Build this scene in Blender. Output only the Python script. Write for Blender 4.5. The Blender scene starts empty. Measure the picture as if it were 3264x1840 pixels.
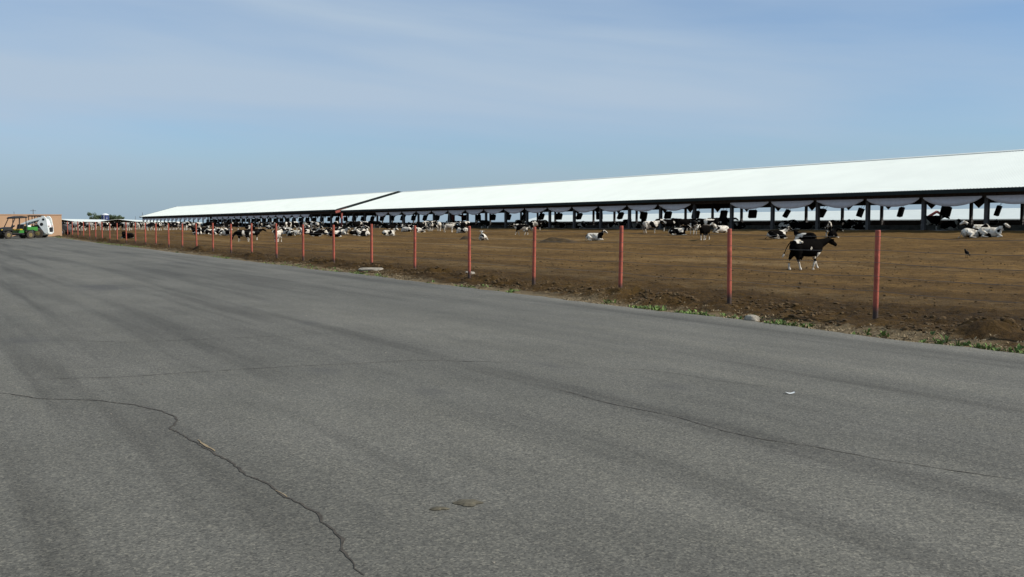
import bpy, bmesh, math, random
import numpy as np
from mathutils import Vector, Matrix
R = math.radians
random.seed(7)
S = bpy.context.scene
C = S.collection

# ------------------------------------------------------------------ camera
# world: X = distance to the right of the road axis, Y = along the road / fence / barns, eye at 1.6 m
EYE = 1.6
FPX, HOR, VPX = 3100.0, 718.0, -288.0          # focal length, horizon row, barn vanishing column (photo pixels)
PITCH = math.atan((920 - HOR) / FPX)
YAW = math.atan((1632 - VPX) * math.cos(PITCH) / FPX)
cd = bpy.data.cameras.new('camera'); cam = bpy.data.objects.new('camera', cd); C.objects.link(cam)
cam.location = (0, 0, EYE); cam.rotation_euler = (math.pi / 2 - PITCH, 0, -YAW)
cd.sensor_width = 36; cd.lens = FPX / 3264 * 36; cd.clip_end = 12000
S.camera = cam

# ------------------------------------------------------------------ sky and sun
SUN_EL = 38.0
SKY_OFF = 7.4
CAZ = YAW + R(90 + 11)                           # sun azimuth, clockwise from +Y: from the right of the camera
sun_h = Vector((math.sin(CAZ), math.cos(CAZ), 0))
sun_v = (sun_h * math.cos(R(SUN_EL)) + Vector((0, 0, math.sin(R(SUN_EL))))).normalized()
sd = bpy.data.lights.new('sun', 'SUN'); sun = bpy.data.objects.new('sun', sd); C.objects.link(sun)
sd.energy = 4.2; sd.angle = R(1.2); sd.color = (1.0, 0.955, 0.88)
sun.rotation_euler = (-sun_v).to_track_quat('-Z', 'Y').to_euler(); sun.location = (30, -30, 60)

W = bpy.data.worlds.new('World'); S.world = W; W.use_nodes = True
nt = W.node_tree; nt.nodes.clear()
def N(t, k, **kw):
    n = t.nodes.new(k)
    for a, b in kw.items(): setattr(n, a, b)
    return n
wo = N(nt, 'ShaderNodeOutputWorld'); bg = N(nt, 'ShaderNodeBackground'); bg.inputs[1].default_value = 0.105
sky = N(nt, 'ShaderNodeTexSky', sky_type='NISHITA'); sky.sun_disc = False
sky.sun_elevation = R(SUN_EL); sky.sun_rotation = CAZ; sky.air_density = 1.0; sky.dust_density = 0.4; sky.ozone_density = 1.2
tc = N(nt, 'ShaderNodeTexCoord')
m1 = N(nt, 'ShaderNodeMapping'); m1.inputs['Rotation'].default_value = (0, 0, YAW)
m2 = N(nt, 'ShaderNodeMapping'); m2.inputs['Rotation'].default_value = (0, R(-5.5), 0)
m3 = N(nt, 'ShaderNodeMapping'); m3.inputs['Scale'].default_value = (1.0, 1.0, 8.5); m3.inputs['Location'].default_value = (SKY_OFF, 0, .67)
nz = N(nt, 'ShaderNodeTexNoise'); nz.inputs['Scale'].default_value = 1.5; nz.inputs['Detail'].default_value = 6; nz.inputs['Roughness'].default_value = 0.48
nz.inputs['Distortion'].default_value = 0.25
cr = N(nt, 'ShaderNodeValToRGB'); cr.color_ramp.elements[0].position = 0.30; cr.color_ramp.elements[1].position = 0.68
cr.color_ramp.elements[0].color = (0.30, 0.30, 0.30, 1); cr.color_ramp.elements[1].color = (1, 1, 1, 1)
tint = N(nt, 'ShaderNodeMix', data_type='RGBA', blend_type='MULTIPLY'); tint.inputs['Factor'].default_value = 1; tint.inputs['B'].default_value = (.50, .68, .88, 1)
mx = N(nt, 'ShaderNodeMix', data_type='RGBA'); mx.inputs['B'].default_value = (3.2, 4.05, 5.05, 1)
sz = N(nt, 'ShaderNodeSeparateXYZ'); hr = N(nt, 'ShaderNodeMapRange', interpolation_type='SMOOTHSTEP'); hr.inputs['From Min'].default_value = -.01; hr.inputs['From Max'].default_value = .10; hr.inputs['To Min'].default_value = .95; hr.inputs['To Max'].default_value = 0
hz_ = N(nt, 'ShaderNodeMix', data_type='RGBA'); hz_.inputs['B'].default_value = (2.35, 3.12, 3.78, 1)
L = nt.links.new
L(tc.outputs['Generated'], m1.inputs[0]); L(m1.outputs[0], m2.inputs[0]); L(m2.outputs[0], m3.inputs[0]); L(m3.outputs[0], nz.inputs['Vector']); L(nz.outputs['Fac'], cr.inputs[0])
L(cr.outputs['Color'], mx.inputs['Factor']); L(sky.outputs[0], tint.inputs['A']); L(tint.outputs['Result'], mx.inputs['A'])
L(tc.outputs['Generated'], sz.inputs[0]); L(sz.outputs['Z'], hr.inputs['Value']); L(hr.outputs[0], hz_.inputs['Factor']); L(mx.outputs['Result'], hz_.inputs['A'])
L(hz_.outputs['Result'], bg.inputs[0]); L(bg.outputs[0], wo.inputs[0])

vs = S.view_settings; vs.view_transform = 'Standard'; vs.look = 'None'; vs.exposure = 0.35; vs.gamma = 1; vs.use_curve_mapping = False
S.render.engine = 'CYCLES'; S.render.resolution_x = 1024; S.render.resolution_y = 577

# ------------------------------------------------------------------ helpers
cy, sy = math.cos(YAW), math.sin(YAW)
FWD = Vector((sy, cy, 0)); RGT = Vector((cy, -sy, 0))
def ray(px, py):
    a = (px - 1632) / FPX; b = -(py - 920) / FPX
    f = FWD * math.cos(PITCH) - Vector((0, 0, math.sin(PITCH))); u = FWD * math.sin(PITCH) + Vector((0, 0, math.cos(PITCH)))
    return (f + RGT * a + u * b).normalized()
def colD(px, D):                                  # point of image column px at distance D from the road axis
    d = ray(px, HOR); return D, D * d.y / d.x
def colZ(px, z):                                  # point of image column px at depth z
    d = ray(px, HOR); k = z / (d.x * sy + d.y * cy); return d.x * k, d.y * k
def sstep(a, b, x):
    u = min(1, max(0, (x - a) / (b - a))); return u * u * (3 - 2 * u)
RT = [(-200, 0), (0, 0), (10, .03), (71, .27), (106, .50), (125, .62), (4000, .62)]
def road_z(t): return float(np.interp(t, [a for a, b in RT], [b for a, b in RT]))
NEARP = [(13.3, 0), (22, -.2), (35, -.45), (50, -.25), (60, .02), (70, .56), (78, 1.05), (81, 1.11), (9000, 1.11)]
FARP = [(13.3, .66), (22, .70), (35, .73), (50, .78), (60, .83), (70, .95), (78, 1.06), (81, 1.11), (9000, 1.11)]
def base_z(D, t):
    D = np.asarray(D, float); t = np.asarray(t, float)
    rz = np.interp(t, [a for a, b in RT], [b for a, b in RT])
    n = np.interp(D, [a for a, b in NEARP], [b for a, b in NEARP]); f = np.interp(D, [a for a, b in FARP], [b for a, b in FARP])
    u = np.clip((t - 112) / 56, 0, 1); u = u * u * (3 - 2 * u)
    fld = n * (1 - u) + f * u
    w = np.clip((D - 12.4) / 7.5, 0, 1); w = w * w * (3 - 2 * w)
    return rz * (1 - w) + fld * w
def gz(D, t): return float(base_z(D, t))
def ground_hit(px, py, kmin=3):
    d = ray(px, py); k = kmin; p = Vector((0, 0, EYE)) + d * k
    while k < 900:
        q = Vector((0, 0, EYE)) + d * k
        if q.z <= gz(q.x, q.y): break
        k += 0.05 if k < 30 else .4
    return Vector((0, 0, EYE)) + d * k

def hsh(ix, iy, s):
    h = (ix * 374761393 + iy * 668265263 + s * 974634777) & 0x7fffffff
    h = ((h ^ (h >> 13)) * 1274126177) & 0x7fffffff
    return ((h ^ (h >> 16)) & 0xffff) / 65535.0
def vnoise(x, y, s=0):
    x = np.asarray(x, float); y = np.asarray(y, float)
    ix = np.floor(x).astype(np.int64); iy = np.floor(y).astype(np.int64); fx = x - ix; fy = y - iy
    fx = fx * fx * (3 - 2 * fx); fy = fy * fy * (3 - 2 * fy)
    a = hsh(ix, iy, s); b = hsh(ix + 1, iy, s); c = hsh(ix, iy + 1, s); d = hsh(ix + 1, iy + 1, s)
    return (a * (1 - fx) + b * fx) * (1 - fy) + (c * (1 - fx) + d * fx) * fy

class MB:
    def __init__(s): s.v = []; s.f = []
    def box(s, x0, x1, y0, y1, z0, z1):
        o = len(s.v)
        s.v += [(x, y, z) for z in (z0, z1) for x, y in ((x0, y0), (x1, y0), (x1, y1), (x0, y1))]
        s.f += [tuple(o + i for i in q) for q in ((3, 2, 1, 0), (4, 5, 6, 7), (0, 1, 5, 4), (1, 2, 6, 5), (2, 3, 7, 6), (3, 0, 4, 7))]
        return s
    def bar(s, a, b, w, h, up=(0, 0, 1)):
        a = Vector(a); b = Vector(b); d = (b - a).normalized(); u = Vector(up)
        if abs(d.dot(u)) > .98: u = Vector((1, 0, 0))
        r = d.cross(u).normalized(); u = r.cross(d); o = len(s.v)
        for p in (a, b):
            for i, j in ((-1, -1), (1, -1), (1, 1), (-1, 1)): s.v.append(tuple(p + r * i * w / 2 + u * j * h / 2))
        s.f += [tuple(o + i for i in q) for q in ((3, 2, 1, 0), (4, 5, 6, 7), (0, 1, 5, 4), (1, 2, 6, 5), (2, 3, 7, 6), (3, 0, 4, 7))]
        return s
    def rings(s, pts, rad, n=10, up=(0, 0, 1), cap=True):
        """loft: pts centres, rad (half-width, half-height) pairs or floats"""
        o = len(s.v); k = len(pts); pts = [Vector(p) for p in pts]
        for i, p in enumerate(pts):
            d = (pts[min(i + 1, k - 1)] - pts[max(i - 1, 0)]).normalized(); u = Vector(up)
            if abs(d.dot(u)) > .97: u = Vector((1, 0, 0))
            r = d.cross(u).normalized(); u = r.cross(d)
            rw, rh = rad[i] if isinstance(rad[i], tuple) else (rad[i], rad[i])
            for j in range(n):
                a = 2 * math.pi * j / n
                s.v.append(tuple(p + r * math.cos(a) * rw + u * math.sin(a) * rh))
        for i in range(k - 1):
            for j in range(n):
                a = o + i * n + j; b = o + i * n + (j + 1) % n; s.f.append((a, b, b + n, a + n))
        if cap:
            s.f.append(tuple(o + j for j in range(n))[::-1]); s.f.append(tuple(o + (k - 1) * n + j for j in range(n)))
        return s
    def ell(s, c, r, n=10, m=7, M=None):
        o = len(s.v); c = Vector(c)
        for i in range(m + 1):
            ph = math.pi * (i / m - .5); ph = max(-1.52, min(1.52, ph))
            for j in range(n):
                a = 2 * math.pi * j / n
                p = Vector((r[0] * math.cos(ph) * math.cos(a), r[1] * math.cos(ph) * math.sin(a), r[2] * math.sin(ph)))
                if M: p = M @ p
                s.v.append(tuple(c + p))
        for i in range(m):
            for j in range(n):
                a = o + i * n + j; b = o + i * n + (j + 1) % n; s.f.append((a, b, b + n, a + n))
        s.f.append(tuple(o + j for j in range(n))[::-1]); s.f.append(tuple(o + m * n + j for j in range(n)))
        return s
    def prism(s, poly, y0, y1):                   # polygon in XZ extruded along Y
        o = len(s.v); n = len(poly)
        s.v += [(x, y0, z) for x, z in poly] + [(x, y1, z) for x, z in poly]
        s.f.append(tuple(range(o, o + n))); s.f.append(tuple(range(o + 2 * n - 1, o + n - 1, -1)))
        for i in range(n):
            j = (i + 1) % n; s.f.append((o + j, o + i, o + n + i, o + n + j))
        return s
    def mesh(s, name):
        me = bpy.data.meshes.new(name); me.from_pydata([tuple(p) for p in s.v], [], s.f); me.update()
        bm = bmesh.new(); bm.from_mesh(me); bmesh.ops.recalc_face_normals(bm, faces=bm.faces); bm.to_mesh(me); bm.free()
        return me
    def build(s, name, mat, parent=None, smooth=False, bevel=0):
        me = s.mesh(name)
        if bevel:
            bm = bmesh.new(); bm.from_mesh(me)
            bmesh.ops.bevel(bm, geom=list(bm.edges), offset=bevel, segments=2, affect='EDGES', clamp_overlap=True); bm.to_mesh(me); bm.free()
        if smooth: me.polygons.foreach_set('use_smooth', [True] * len(me.polygons))
        return ob(name, me, mat, parent)
def ob(name, me, mat, parent=None, loc=None):
    if mat is not None and not me.materials: me.materials.append(mat)
    o = bpy.data.objects.new(name, me); C.objects.link(o); o.parent = parent
    if loc: o.location = loc
    return o
def tag(o, label, cat=None, group=None, kind=None):
    o['label'] = label
    if cat: o['category'] = cat
    if group: o['group'] = group
    if kind: o['kind'] = kind
    return o
def thing(name, label, cat, loc=(0, 0, 0), rz=0, group=None):
    o = bpy.data.objects.new(name, None); C.objects.link(o); o.location = loc; o.rotation_euler = (0, 0, rz); o.empty_display_size = .3
    return tag(o, label, cat, group)
def copy_tree(o, parent=None):
    c = o.copy(); C.objects.link(c); c.parent = parent
    for ch in list(o.children): copy_tree(ch, c)
    return c

# ------------------------------------------------------------------ materials
def mat(name, col, rough=.8, var=.15, scale=3.0, metal=0, bump=0, bscale=40, spec=.3, coord='Object', emit=None):
    m = bpy.data.materials.new(name); m.use_nodes = True; t = m.node_tree; b = t.nodes['Principled BSDF']
    b.inputs['Roughness'].default_value = rough; b.inputs['Metallic'].default_value = metal; b.inputs['Specular IOR Level'].default_value = spec
    tc = N(t, 'ShaderNodeTexCoord'); n = N(t, 'ShaderNodeTexNoise'); n.inputs['Scale'].default_value = scale; n.inputs['Detail'].default_value = 6
    r = N(t, 'ShaderNodeValToRGB'); r.color_ramp.elements[0].position = .3; r.color_ramp.elements[1].position = .7
    r.color_ramp.elements[0].color = tuple(c * (1 - var) for c in col) + (1,); r.color_ramp.elements[1].color = tuple(min(1, c * (1 + var)) for c in col) + (1,)
    t.links.new(tc.outputs[coord], n.inputs['Vector']); t.links.new(n.outputs['Fac'], r.inputs[0]); t.links.new(r.outputs[0], b.inputs['Base Color'])
    if bump:
        n2 = N(t, 'ShaderNodeTexNoise'); n2.inputs['Scale'].default_value = bscale; n2.inputs['Detail'].default_value = 4
        bp = N(t, 'ShaderNodeBump'); bp.inputs['Strength'].default_value = bump; bp.inputs['Distance'].default_value = .02
        t.links.new(tc.outputs[coord], n2.inputs['Vector']); t.links.new(n2.outputs['Fac'], bp.inputs['Height']); t.links.new(bp.outputs[0], b.inputs['Normal'])
    return m
M = {}
M['roof'] = mat('white_roof_metal', (.64, .67, .61), .5, .035, .25, spec=.25)
M['liner_shade'] = mat('roof_underside_shade', (.035, .028, .022), .9, .3, 2)  # shade under the barn roofs, put into the colour
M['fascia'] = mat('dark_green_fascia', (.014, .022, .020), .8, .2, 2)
M['wood'] = mat('weathered_dark_timber', (.055, .042, .035), .9, .3, 4)
M['column'] = mat('grey_steel_column', (.07, .065, .06), .7, .25, 3)
M['curtain'] = mat('pale_grey_curtain', (.74, .73, .76), .8, .06, 3)
M['flap'] = mat('brown_curtain_fold', (.12, .085, .065), .9, .2, 3)
M['concrete'] = mat('dirty_concrete', (.22, .2, .17), .95, .3, 2, bump=.3)
M['fan'] = mat('dusty_black_fan', (.022, .02, .017), .8, .3, 5)
M['red'] = mat('red_oxide_primer', (.27, .058, .036), .75, .28, 9, bump=.25, bscale=60)
M['redbeam'] = mat('faded_red_steel', (.33, .085, .065), .7, .2, 3)
M['wire'] = mat('dull_fence_wire', (.13, .12, .11), .6, .2, 5, metal=.5)
M['tan'] = mat('tan_masonry', (.47, .29, .17), .95, .10, .6, bump=.2)
M['white'] = mat('dusty_white_paint', (.72, .74, .70), .45, .08, 4)
M['black'] = mat('black_plastic', (.016, .016, .016), .6, .3, 4)
M['tyre'] = mat('dusty_tyre_rubber', (.055, .045, .035), .95, .35, 6)
M['rim'] = mat('grey_wheel_rim', (.3, .3, .3), .5, .2, 6)
M['yellow'] = mat('yellow_paint', (.5, .36, .02), .5, .15, 5)
M['dustyrim'] = mat('dusty_yellow_rim', (.17, .13, .05), .8, .25, 6)
M['green'] = mat('green_vehicle_paint', (.035, .19, .03), .4, .2, 4)
M['blue'] = mat('dark_blue_silo', (.015, .025, .09), .4, .2, 1)
M['dome'] = mat('pale_silo_dome', (.6, .62, .62), .5, .1, 1)
M['pole'] = mat('utility_pole_wood', (.09, .07, .055), .9, .2, 2)
M['leaf'] = mat('far_tree_leaves', (.055, .075, .035), .9, .45, .9)
M['bark'] = mat('tree_bark', (.09, .07, .05), .95, .3, 3)
M['bird'] = mat('crow_black', (.003, .003, .004), .7, .3, 8, spec=.1)
M['stone'] = mat('pale_limestone', (.29, .255, .20), .95, .35, 9, bump=.8)
M['litter'] = mat('white_litter', (.8, .8, .76), .6, .05, 8)
M['crack'] = mat('crack_dirt', (.05, .043, .034), 1, .45, 14)
M['straw'] = mat('pale_straw', (.25, .19, .11), .95, .45, 4)
M['manure'] = mat('dark_mound_brown', (.046, .029, .011), 1, .4, 2.5, bump=.6, bscale=6)  # dark brown of the two low mounds on the lot
M['dung'] = mat('dried_dung', (.085, .074, .05), 1, .35, 30)
M['weed'] = mat('green_weed', (.115, .17, .045), .9, .55, 2.2)
M['clod'] = mat('manure_clod', (.070, .043, .017), 1, .5, 3)

def ground_material():
    m = bpy.data.materials.new('brown_manure_dirt'); m.use_nodes = True; t = m.node_tree; b = t.nodes['Principled BSDF']
    b.inputs['Roughness'].default_value = .97; b.inputs['Specular IOR Level'].default_value = .12
    tc = N(t, 'ShaderNodeTexCoord')
    def noise(scale, detail, sc=(1, 1, 1), rough=.55, rot=0):
        mp = N(t, 'ShaderNodeMapping'); mp.inputs['Scale'].default_value = sc; mp.inputs['Rotation'].default_value = (0, 0, rot)
        n = N(t, 'ShaderNodeTexNoise'); n.inputs['Scale'].default_value = scale; n.inputs['Detail'].default_value = detail; n.inputs['Roughness'].default_value = rough
        t.links.new(tc.outputs['Object'], mp.inputs[0]); t.links.new(mp.outputs[0], n.inputs['Vector']); return n.outputs['Fac']
    def ramp(fac, stops):
        r = N(t, 'ShaderNodeValToRGB'); e = r.color_ramp.elements
        e[0].position, e[0].color = stops[0][0], stops[0][1] + (1,); e[1].position, e[1].color = stops[-1][0], stops[-1][1] + (1,)
        for p, c in stops[1:-1]: x = e.new(p); x.color = c + (1,)
        t.links.new(fac, r.inputs[0]); return r.outputs[0]
    def mix(a, b_, f, mode='MIX'):
        x = N(t, 'ShaderNodeMix', data_type='RGBA', blend_type=mode)
        for s, k in ((a, 'A'), (b_, 'B'), (f, 'Factor')):
            if isinstance(s, (int, float)): x.inputs[k].default_value = s
            elif isinstance(s, tuple): x.inputs[k].default_value = s + (1,)
            else: t.links.new(s, x.inputs[k])
        return x.outputs['Result']
    c1 = ramp(noise(.22, 5, (1, .35, 1), .6, R(-32)), [(.32, (.076, .042, .0110)), (.5, (.112, .062, .0165)), (.68, (.160, .093, .029))])
    c2 = ramp(noise(1.7, 8, (1, 1, 1), .78), [(.3, (.22, .2, .18)), (.5, (1, 1, 1)), (.72, (1.75, 1.75, 1.65))])
    c3 = ramp(noise(12, 4), [(.3, (.55, .55, .55)), (.7, (1.3, 1.3, 1.3))])
    col = mix(mix(c1, c2, .85, 'MULTIPLY'), c3, .6, 'MULTIPLY')
    # worn dust trails trodden along the lot
    tr = ramp(noise(.09, 3, (1.6, .22, 1), .5, R(-20)), [(.56, (0, 0, 0)), (.66, (1, 1, 1))])
    trn = mix(tr, ramp(noise(1.1, 5), [(.35, (0, 0, 0)), (.65, (1, 1, 1))]), 1.0, 'MULTIPLY')
    col = mix(col, (.185, .118, .048), trn)
    sx = N(t, 'ShaderNodeSeparateXYZ'); t.links.new(tc.outputs['Object'], sx.inputs[0])            # soil painted darker towards the fence, in place of glancing light; ragged border
    ad = N(t, 'ShaderNodeMath', operation='MULTIPLY_ADD'); ad.inputs[1].default_value = 16; t.links.new(noise(.35, 5), ad.inputs[0]); t.links.new(sx.outputs['X'], ad.inputs[2])
    glance_dark = N(t, 'ShaderNodeMapRange'); glance_dark.inputs['From Min'].default_value = 21; glance_dark.inputs['From Max'].default_value = 42; glance_dark.inputs['To Min'].default_value = .46; glance_dark.inputs['To Max'].default_value = 1.0; t.links.new(ad.outputs[0], glance_dark.inputs['Value'])
    col = mix(col, glance_dark.outputs[0], 1.0, 'MULTIPLY')
    # dry dust and litter spilled along the paving edge
    a2 = N(t, 'ShaderNodeMath', operation='MULTIPLY_ADD'); a2.inputs[1].default_value = 1.7; t.links.new(noise(2.2, 6, (1, 1, 1), .65), a2.inputs[0]); t.links.new(sx.outputs['X'], a2.inputs[2])
    dr = N(t, 'ShaderNodeMapRange'); dr.inputs['From Min'].default_value = 12.75; dr.inputs['From Max'].default_value = 13.25; dr.inputs['To Min'].default_value = .85; dr.inputs['To Max'].default_value = 0; t.links.new(a2.outputs[0], dr.inputs['Value'])
    col = mix(col, mix((.20, .15, .085), c3, .8, 'MULTIPLY'), dr.outputs[0])
    t.links.new(col, b.inputs['Base Color'])
    bp = N(t, 'ShaderNodeBump'); bp.inputs['Strength'].default_value = 1; bp.inputs['Distance'].default_value = .10
    t.links.new(noise(9, 8, (1, 1, 1), .7), bp.inputs['Height']); t.links.new(bp.outputs[0], b.inputs['Normal'])
    return m
M['ground'] = ground_material()

STAINS = [(330, 915, 1.5, 3.2), (990, 1030, .5, 1.0), (1380, 1250, .35, .6), (90, 1085, 1.0, 1.6), (575, 840, 1.5, 4.5), (1020, 1180, .5, .9), (1750, 1165, .4, 1.0), (2150, 1235, .5, .8)]
def asphalt_material():
    m = bpy.data.materials.new('worn_grey_asphalt'); m.use_nodes = True; t = m.node_tree; b = t.nodes['Principled BSDF']
    b.inputs['Roughness'].default_value = .88; b.inputs['Specular IOR Level'].default_value = .25
    tc = N(t, 'ShaderNodeTexCoord')
    def noise(scale, detail, sc=(1, 1, 1), rough=.55, rot=0):
        mp = N(t, 'ShaderNodeMapping'); mp.inputs['Scale'].default_value = sc; mp.inputs['Rotation'].default_value = (0, 0, rot)
        n = N(t, 'ShaderNodeTexNoise'); n.inputs['Scale'].default_value = scale; n.inputs['Detail'].default_value = detail; n.inputs['Roughness'].default_value = rough
        t.links.new(tc.outputs['Object'], mp.inputs[0]); t.links.new(mp.outputs[0], n.inputs['Vector']); return n.outputs['Fac']
    def ramp(fac, stops):
        r = N(t, 'ShaderNodeValToRGB'); e = r.color_ramp.elements
        e[0].position, e[0].color = stops[0][0], stops[0][1] + (1,); e[1].position, e[1].color = stops[-1][0], stops[-1][1] + (1,)
        for p, c in stops[1:-1]: x = e.new(p); x.color = c + (1,)
        t.links.new(fac, r.inputs[0]); return r.outputs[0]
    def mix(a, b_, f, mode='MIX'):
        x = N(t, 'ShaderNodeMix', data_type='RGBA', blend_type=mode)
        for s, k in ((a, 'A'), (b_, 'B'), (f, 'Factor')):
            if isinstance(s, (int, float)): x.inputs[k].default_value = s
            elif isinstance(s, tuple): x.inputs[k].default_value = s + (1,)
            else: t.links.new(s, x.inputs[k])
        return x.outputs['Result']
    col = ramp(noise(.35, 5, (1, .3, 1), .55), [(.3, (.092, .088, .0745)), (.7, (.123, .117, .099))])
    col = mix(col, ramp(noise(.9, 4, (1.6, .07, 1), .6, R(4)), [(.32, (.60, .59, .58)), (.5, (1, 1, 1)), (.7, (1.18, 1.17, 1.14))]), .8, 'MULTIPLY')   # wheel streaks along the drive
    col = mix(col, ramp(noise(1.3, 6, (1, .5, 1), .6), [(.3, (.82, .82, .8)), (.7, (1.12, 1.12, 1.12))]), .7, 'MULTIPLY')
    v = N(t, 'ShaderNodeTexVoronoi'); v.inputs['Scale'].default_value = 85; t.links.new(tc.outputs['Object'], v.inputs['Vector'])
    sp = N(t, 'ShaderNodeSeparateColor'); t.links.new(v.outputs['Color'], sp.inputs[0])
    col = mix(col, ramp(sp.outputs[0], [(0, (.5, .5, .51)), (.3, (.88, .88, .88)), (.75, (1.08, 1.08, 1.08)), (1, (1.75, 1.7, 1.62))]), .85, 'MULTIPLY')
    col = mix(col, ramp(noise(38, 5, (1, 1, 1), .75), [(.35, (.72, .72, .72)), (.68, (1.25, 1.25, 1.22))]), .8, 'MULTIPLY')
    for px, py, rx, ry in STAINS:                 # dark spills soaked into the paving
        p = ground_hit(px, py)
        mp = N(t, 'ShaderNodeMapping'); mp.vector_type = 'POINT'; mp.inputs['Location'].default_value = (-p.x / rx, -p.y / ry, 0); mp.inputs['Scale'].default_value = (1 / rx, 1 / ry, 0)
        ln = N(t, 'ShaderNodeVectorMath', operation='LENGTH'); t.links.new(tc.outputs['Object'], mp.inputs[0]); t.links.new(mp.outputs[0], ln.inputs[0])
        ad = N(t, 'ShaderNodeMath', operation='ADD'); t.links.new(ln.outputs['Value'], ad.inputs[0]); t.links.new(noise(1.6, 5, (1, .5, 1), .6), ad.inputs[1])
        k_ = .6 if px == 330 else .34; f = ramp(ad.outputs[0], [(.65, (k_, k_, k_)), (1.45, (0, 0, 0))])
        col = mix(col, (.052, .05, .047), f)
    t.links.new(col, b.inputs['Base Color'])
    bp = N(t, 'ShaderNodeBump'); bp.inputs['Strength'].default_value = .45; bp.inputs['Distance'].default_value = .006
    t.links.new(noise(70, 3), bp.inputs['Height']); t.links.new(bp.outputs[0], b.inputs['Normal'])
    return m
M['asphalt'] = asphalt_material()

def cow_material():
    """black and white coat: object colour R = seed, G = white threshold; mesh attribute 'bias' pushes parts to white / black"""
    m = bpy.data.materials.new('holstein_coat'); m.use_nodes = True; t = m.node_tree; b = t.nodes['Principled BSDF']
    b.inputs['Roughness'].default_value = .8; b.inputs['Specular IOR Level'].default_value = 0
    tc = N(t, 'ShaderNodeTexCoord'); oi = N(t, 'ShaderNodeObjectInfo'); sp = N(t, 'ShaderNodeSeparateColor'); t.links.new(oi.outputs['Color'], sp.inputs[0])
    ml = N(t, 'ShaderNodeMath', operation='MULTIPLY'); ml.inputs[1].default_value = 60; t.links.new(sp.outputs[0], ml.inputs[0])
    va = N(t, 'ShaderNodeVectorMath', operation='ADD'); t.links.new(tc.outputs['Object'], va.inputs[0]); t.links.new(ml.outputs[0], va.inputs[1])
    n = N(t, 'ShaderNodeTexNoise'); n.inputs['Scale'].default_value = 1.5; n.inputs['Detail'].default_value = 1.2; n.inputs['Roughness'].default_value = .4; t.links.new(va.outputs[0], n.inputs['Vector'])
    at = N(t, 'ShaderNodeAttribute', attribute_name='bias')
    a1 = N(t, 'ShaderNodeMath', operation='ADD'); t.links.new(n.outputs['Fac'], a1.inputs[0]); t.links.new(at.outputs['Fac'], a1.inputs[1])
    s1 = N(t, 'ShaderNodeMath', operation='SUBTRACT'); t.links.new(a1.outputs[0], s1.inputs[0]); t.links.new(sp.outputs[1], s1.inputs[1])
    r = N(t, 'ShaderNodeMapRange'); r.inputs['From Min'].default_value = -.012; r.inputs['From Max'].default_value = .012; t.links.new(s1.outputs[0], r.inputs['Value'])
    d = N(t, 'ShaderNodeTexNoise'); d.inputs['Scale'].default_value = 5; d.inputs['Detail'].default_value = 5; t.links.new(va.outputs[0], d.inputs['Vector'])
    wr = N(t, 'ShaderNodeValToRGB'); wr.color_ramp.elements[0].color = (.27, .22, .15, 1); wr.color_ramp.elements[1].color = (.66, .61, .52, 1); wr.color_ramp.elements[0].position = .3; wr.color_ramp.elements[1].position = .55
    br = N(t, 'ShaderNodeValToRGB'); br.color_ramp.elements[0].color = (.0025, .0025, .003, 1); br.color_ramp.elements[1].color = (.009, .0075, .006, 1)
    t.links.new(d.outputs['Fac'], wr.inputs[0]); t.links.new(d.outputs['Fac'], br.inputs[0])
    mx = N(t, 'ShaderNodeMix', data_type='RGBA'); t.links.new(r.outputs[0], mx.inputs['Factor']); t.links.new(br.outputs[0], mx.inputs['A']); t.links.new(wr.outputs[0], mx.inputs['B'])
    t.links.new(mx.outputs['Result'], b.inputs['Base Color'])
    return m
M['cow'] = cow_material()

# ------------------------------------------------------------------ ground sheet
def lines(segs):
    out = [segs[0][0]]
    for a, b, st in segs:
        n = max(1, int(round((b - a) / st))); out += [a + (b - a) * i / n for i in range(1, n + 1)]
    return np.array(out)
Dn = lines([(-4000, -200, 950), (-200, 0, 40), (0, 11, 5.5), (11, 16, .065), (16, 30, .14), (30, 84, .5), (84, 200, 12), (200, 5000, 800)])
Tn = lines([(-400, -20, 95), (-20, 3, 3), (3, 22, .08), (22, 45, .16), (45, 112, .45), (112, 230, 1.2), (230, 480, 12), (480, 6000, 690)])
DD, TT = np.meshgrid(Dn, Tn, indexing='ij')
ZZ = base_z(DD, TT)
lot = np.clip((DD - 11.7) / .5, 0, 1) * np.clip((84 - DD) / 4, 0, 1) * np.clip((200 - TT) / 30, 0, 1)
berm = np.exp(-((DD - 13.2) / 0.85) ** 2)                     # churned clods pushed up along the fence
fade1 = np.clip((26 - DD) / 8, 0, 1)
rel = (vnoise(DD * .35, TT * .35, 1) - .5) * .10 + (vnoise(DD * 1.1, TT * 1.1, 2) - .5) * .07 + (vnoise(DD * 2.6, TT * 2.6, 3) - .5) * .05
rel += fade1 * ((vnoise(DD * 4, TT * 4, 14) - .5) * .05 + (vnoise(DD * 7, TT * 7, 4) - .5) * .05 + (vnoise(DD * 13, TT * 13, 5) - .5) * .03)
clump = np.clip(vnoise(DD * 1.3, TT * .8, 6) - .42, 0, 1) * berm
rel += clump * (vnoise(DD * 4.2, TT * 4.2, 8)) * .62
rel += berm * (.02 + (vnoise(DD * 7, TT * 7, 9) - .5) * .08)
for mpx, mpy, rx, ry, mh in ((3120, 1075, .35, .5, .16),):       # heaps of scraped dirt
    q = ground_hit(mpx, mpy); k_ = ((DD - q.x) / rx) ** 2 + ((TT - q.y) / ry) ** 2
    rel = rel + np.exp(-k_) * mh * (.55 + .9 * vnoise(DD * 1.4, TT * 1.4, 17))
ZZ = ZZ + rel * lot
ZZ = np.where(DD < 11.7, ZZ - .035, ZZ + np.where(DD < 12.3, -.03 * (12.3 - DD) / .6, 0))
nD, nT = DD.shape
vv = np.stack([DD, TT, ZZ], -1).reshape(-1, 3)
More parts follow.
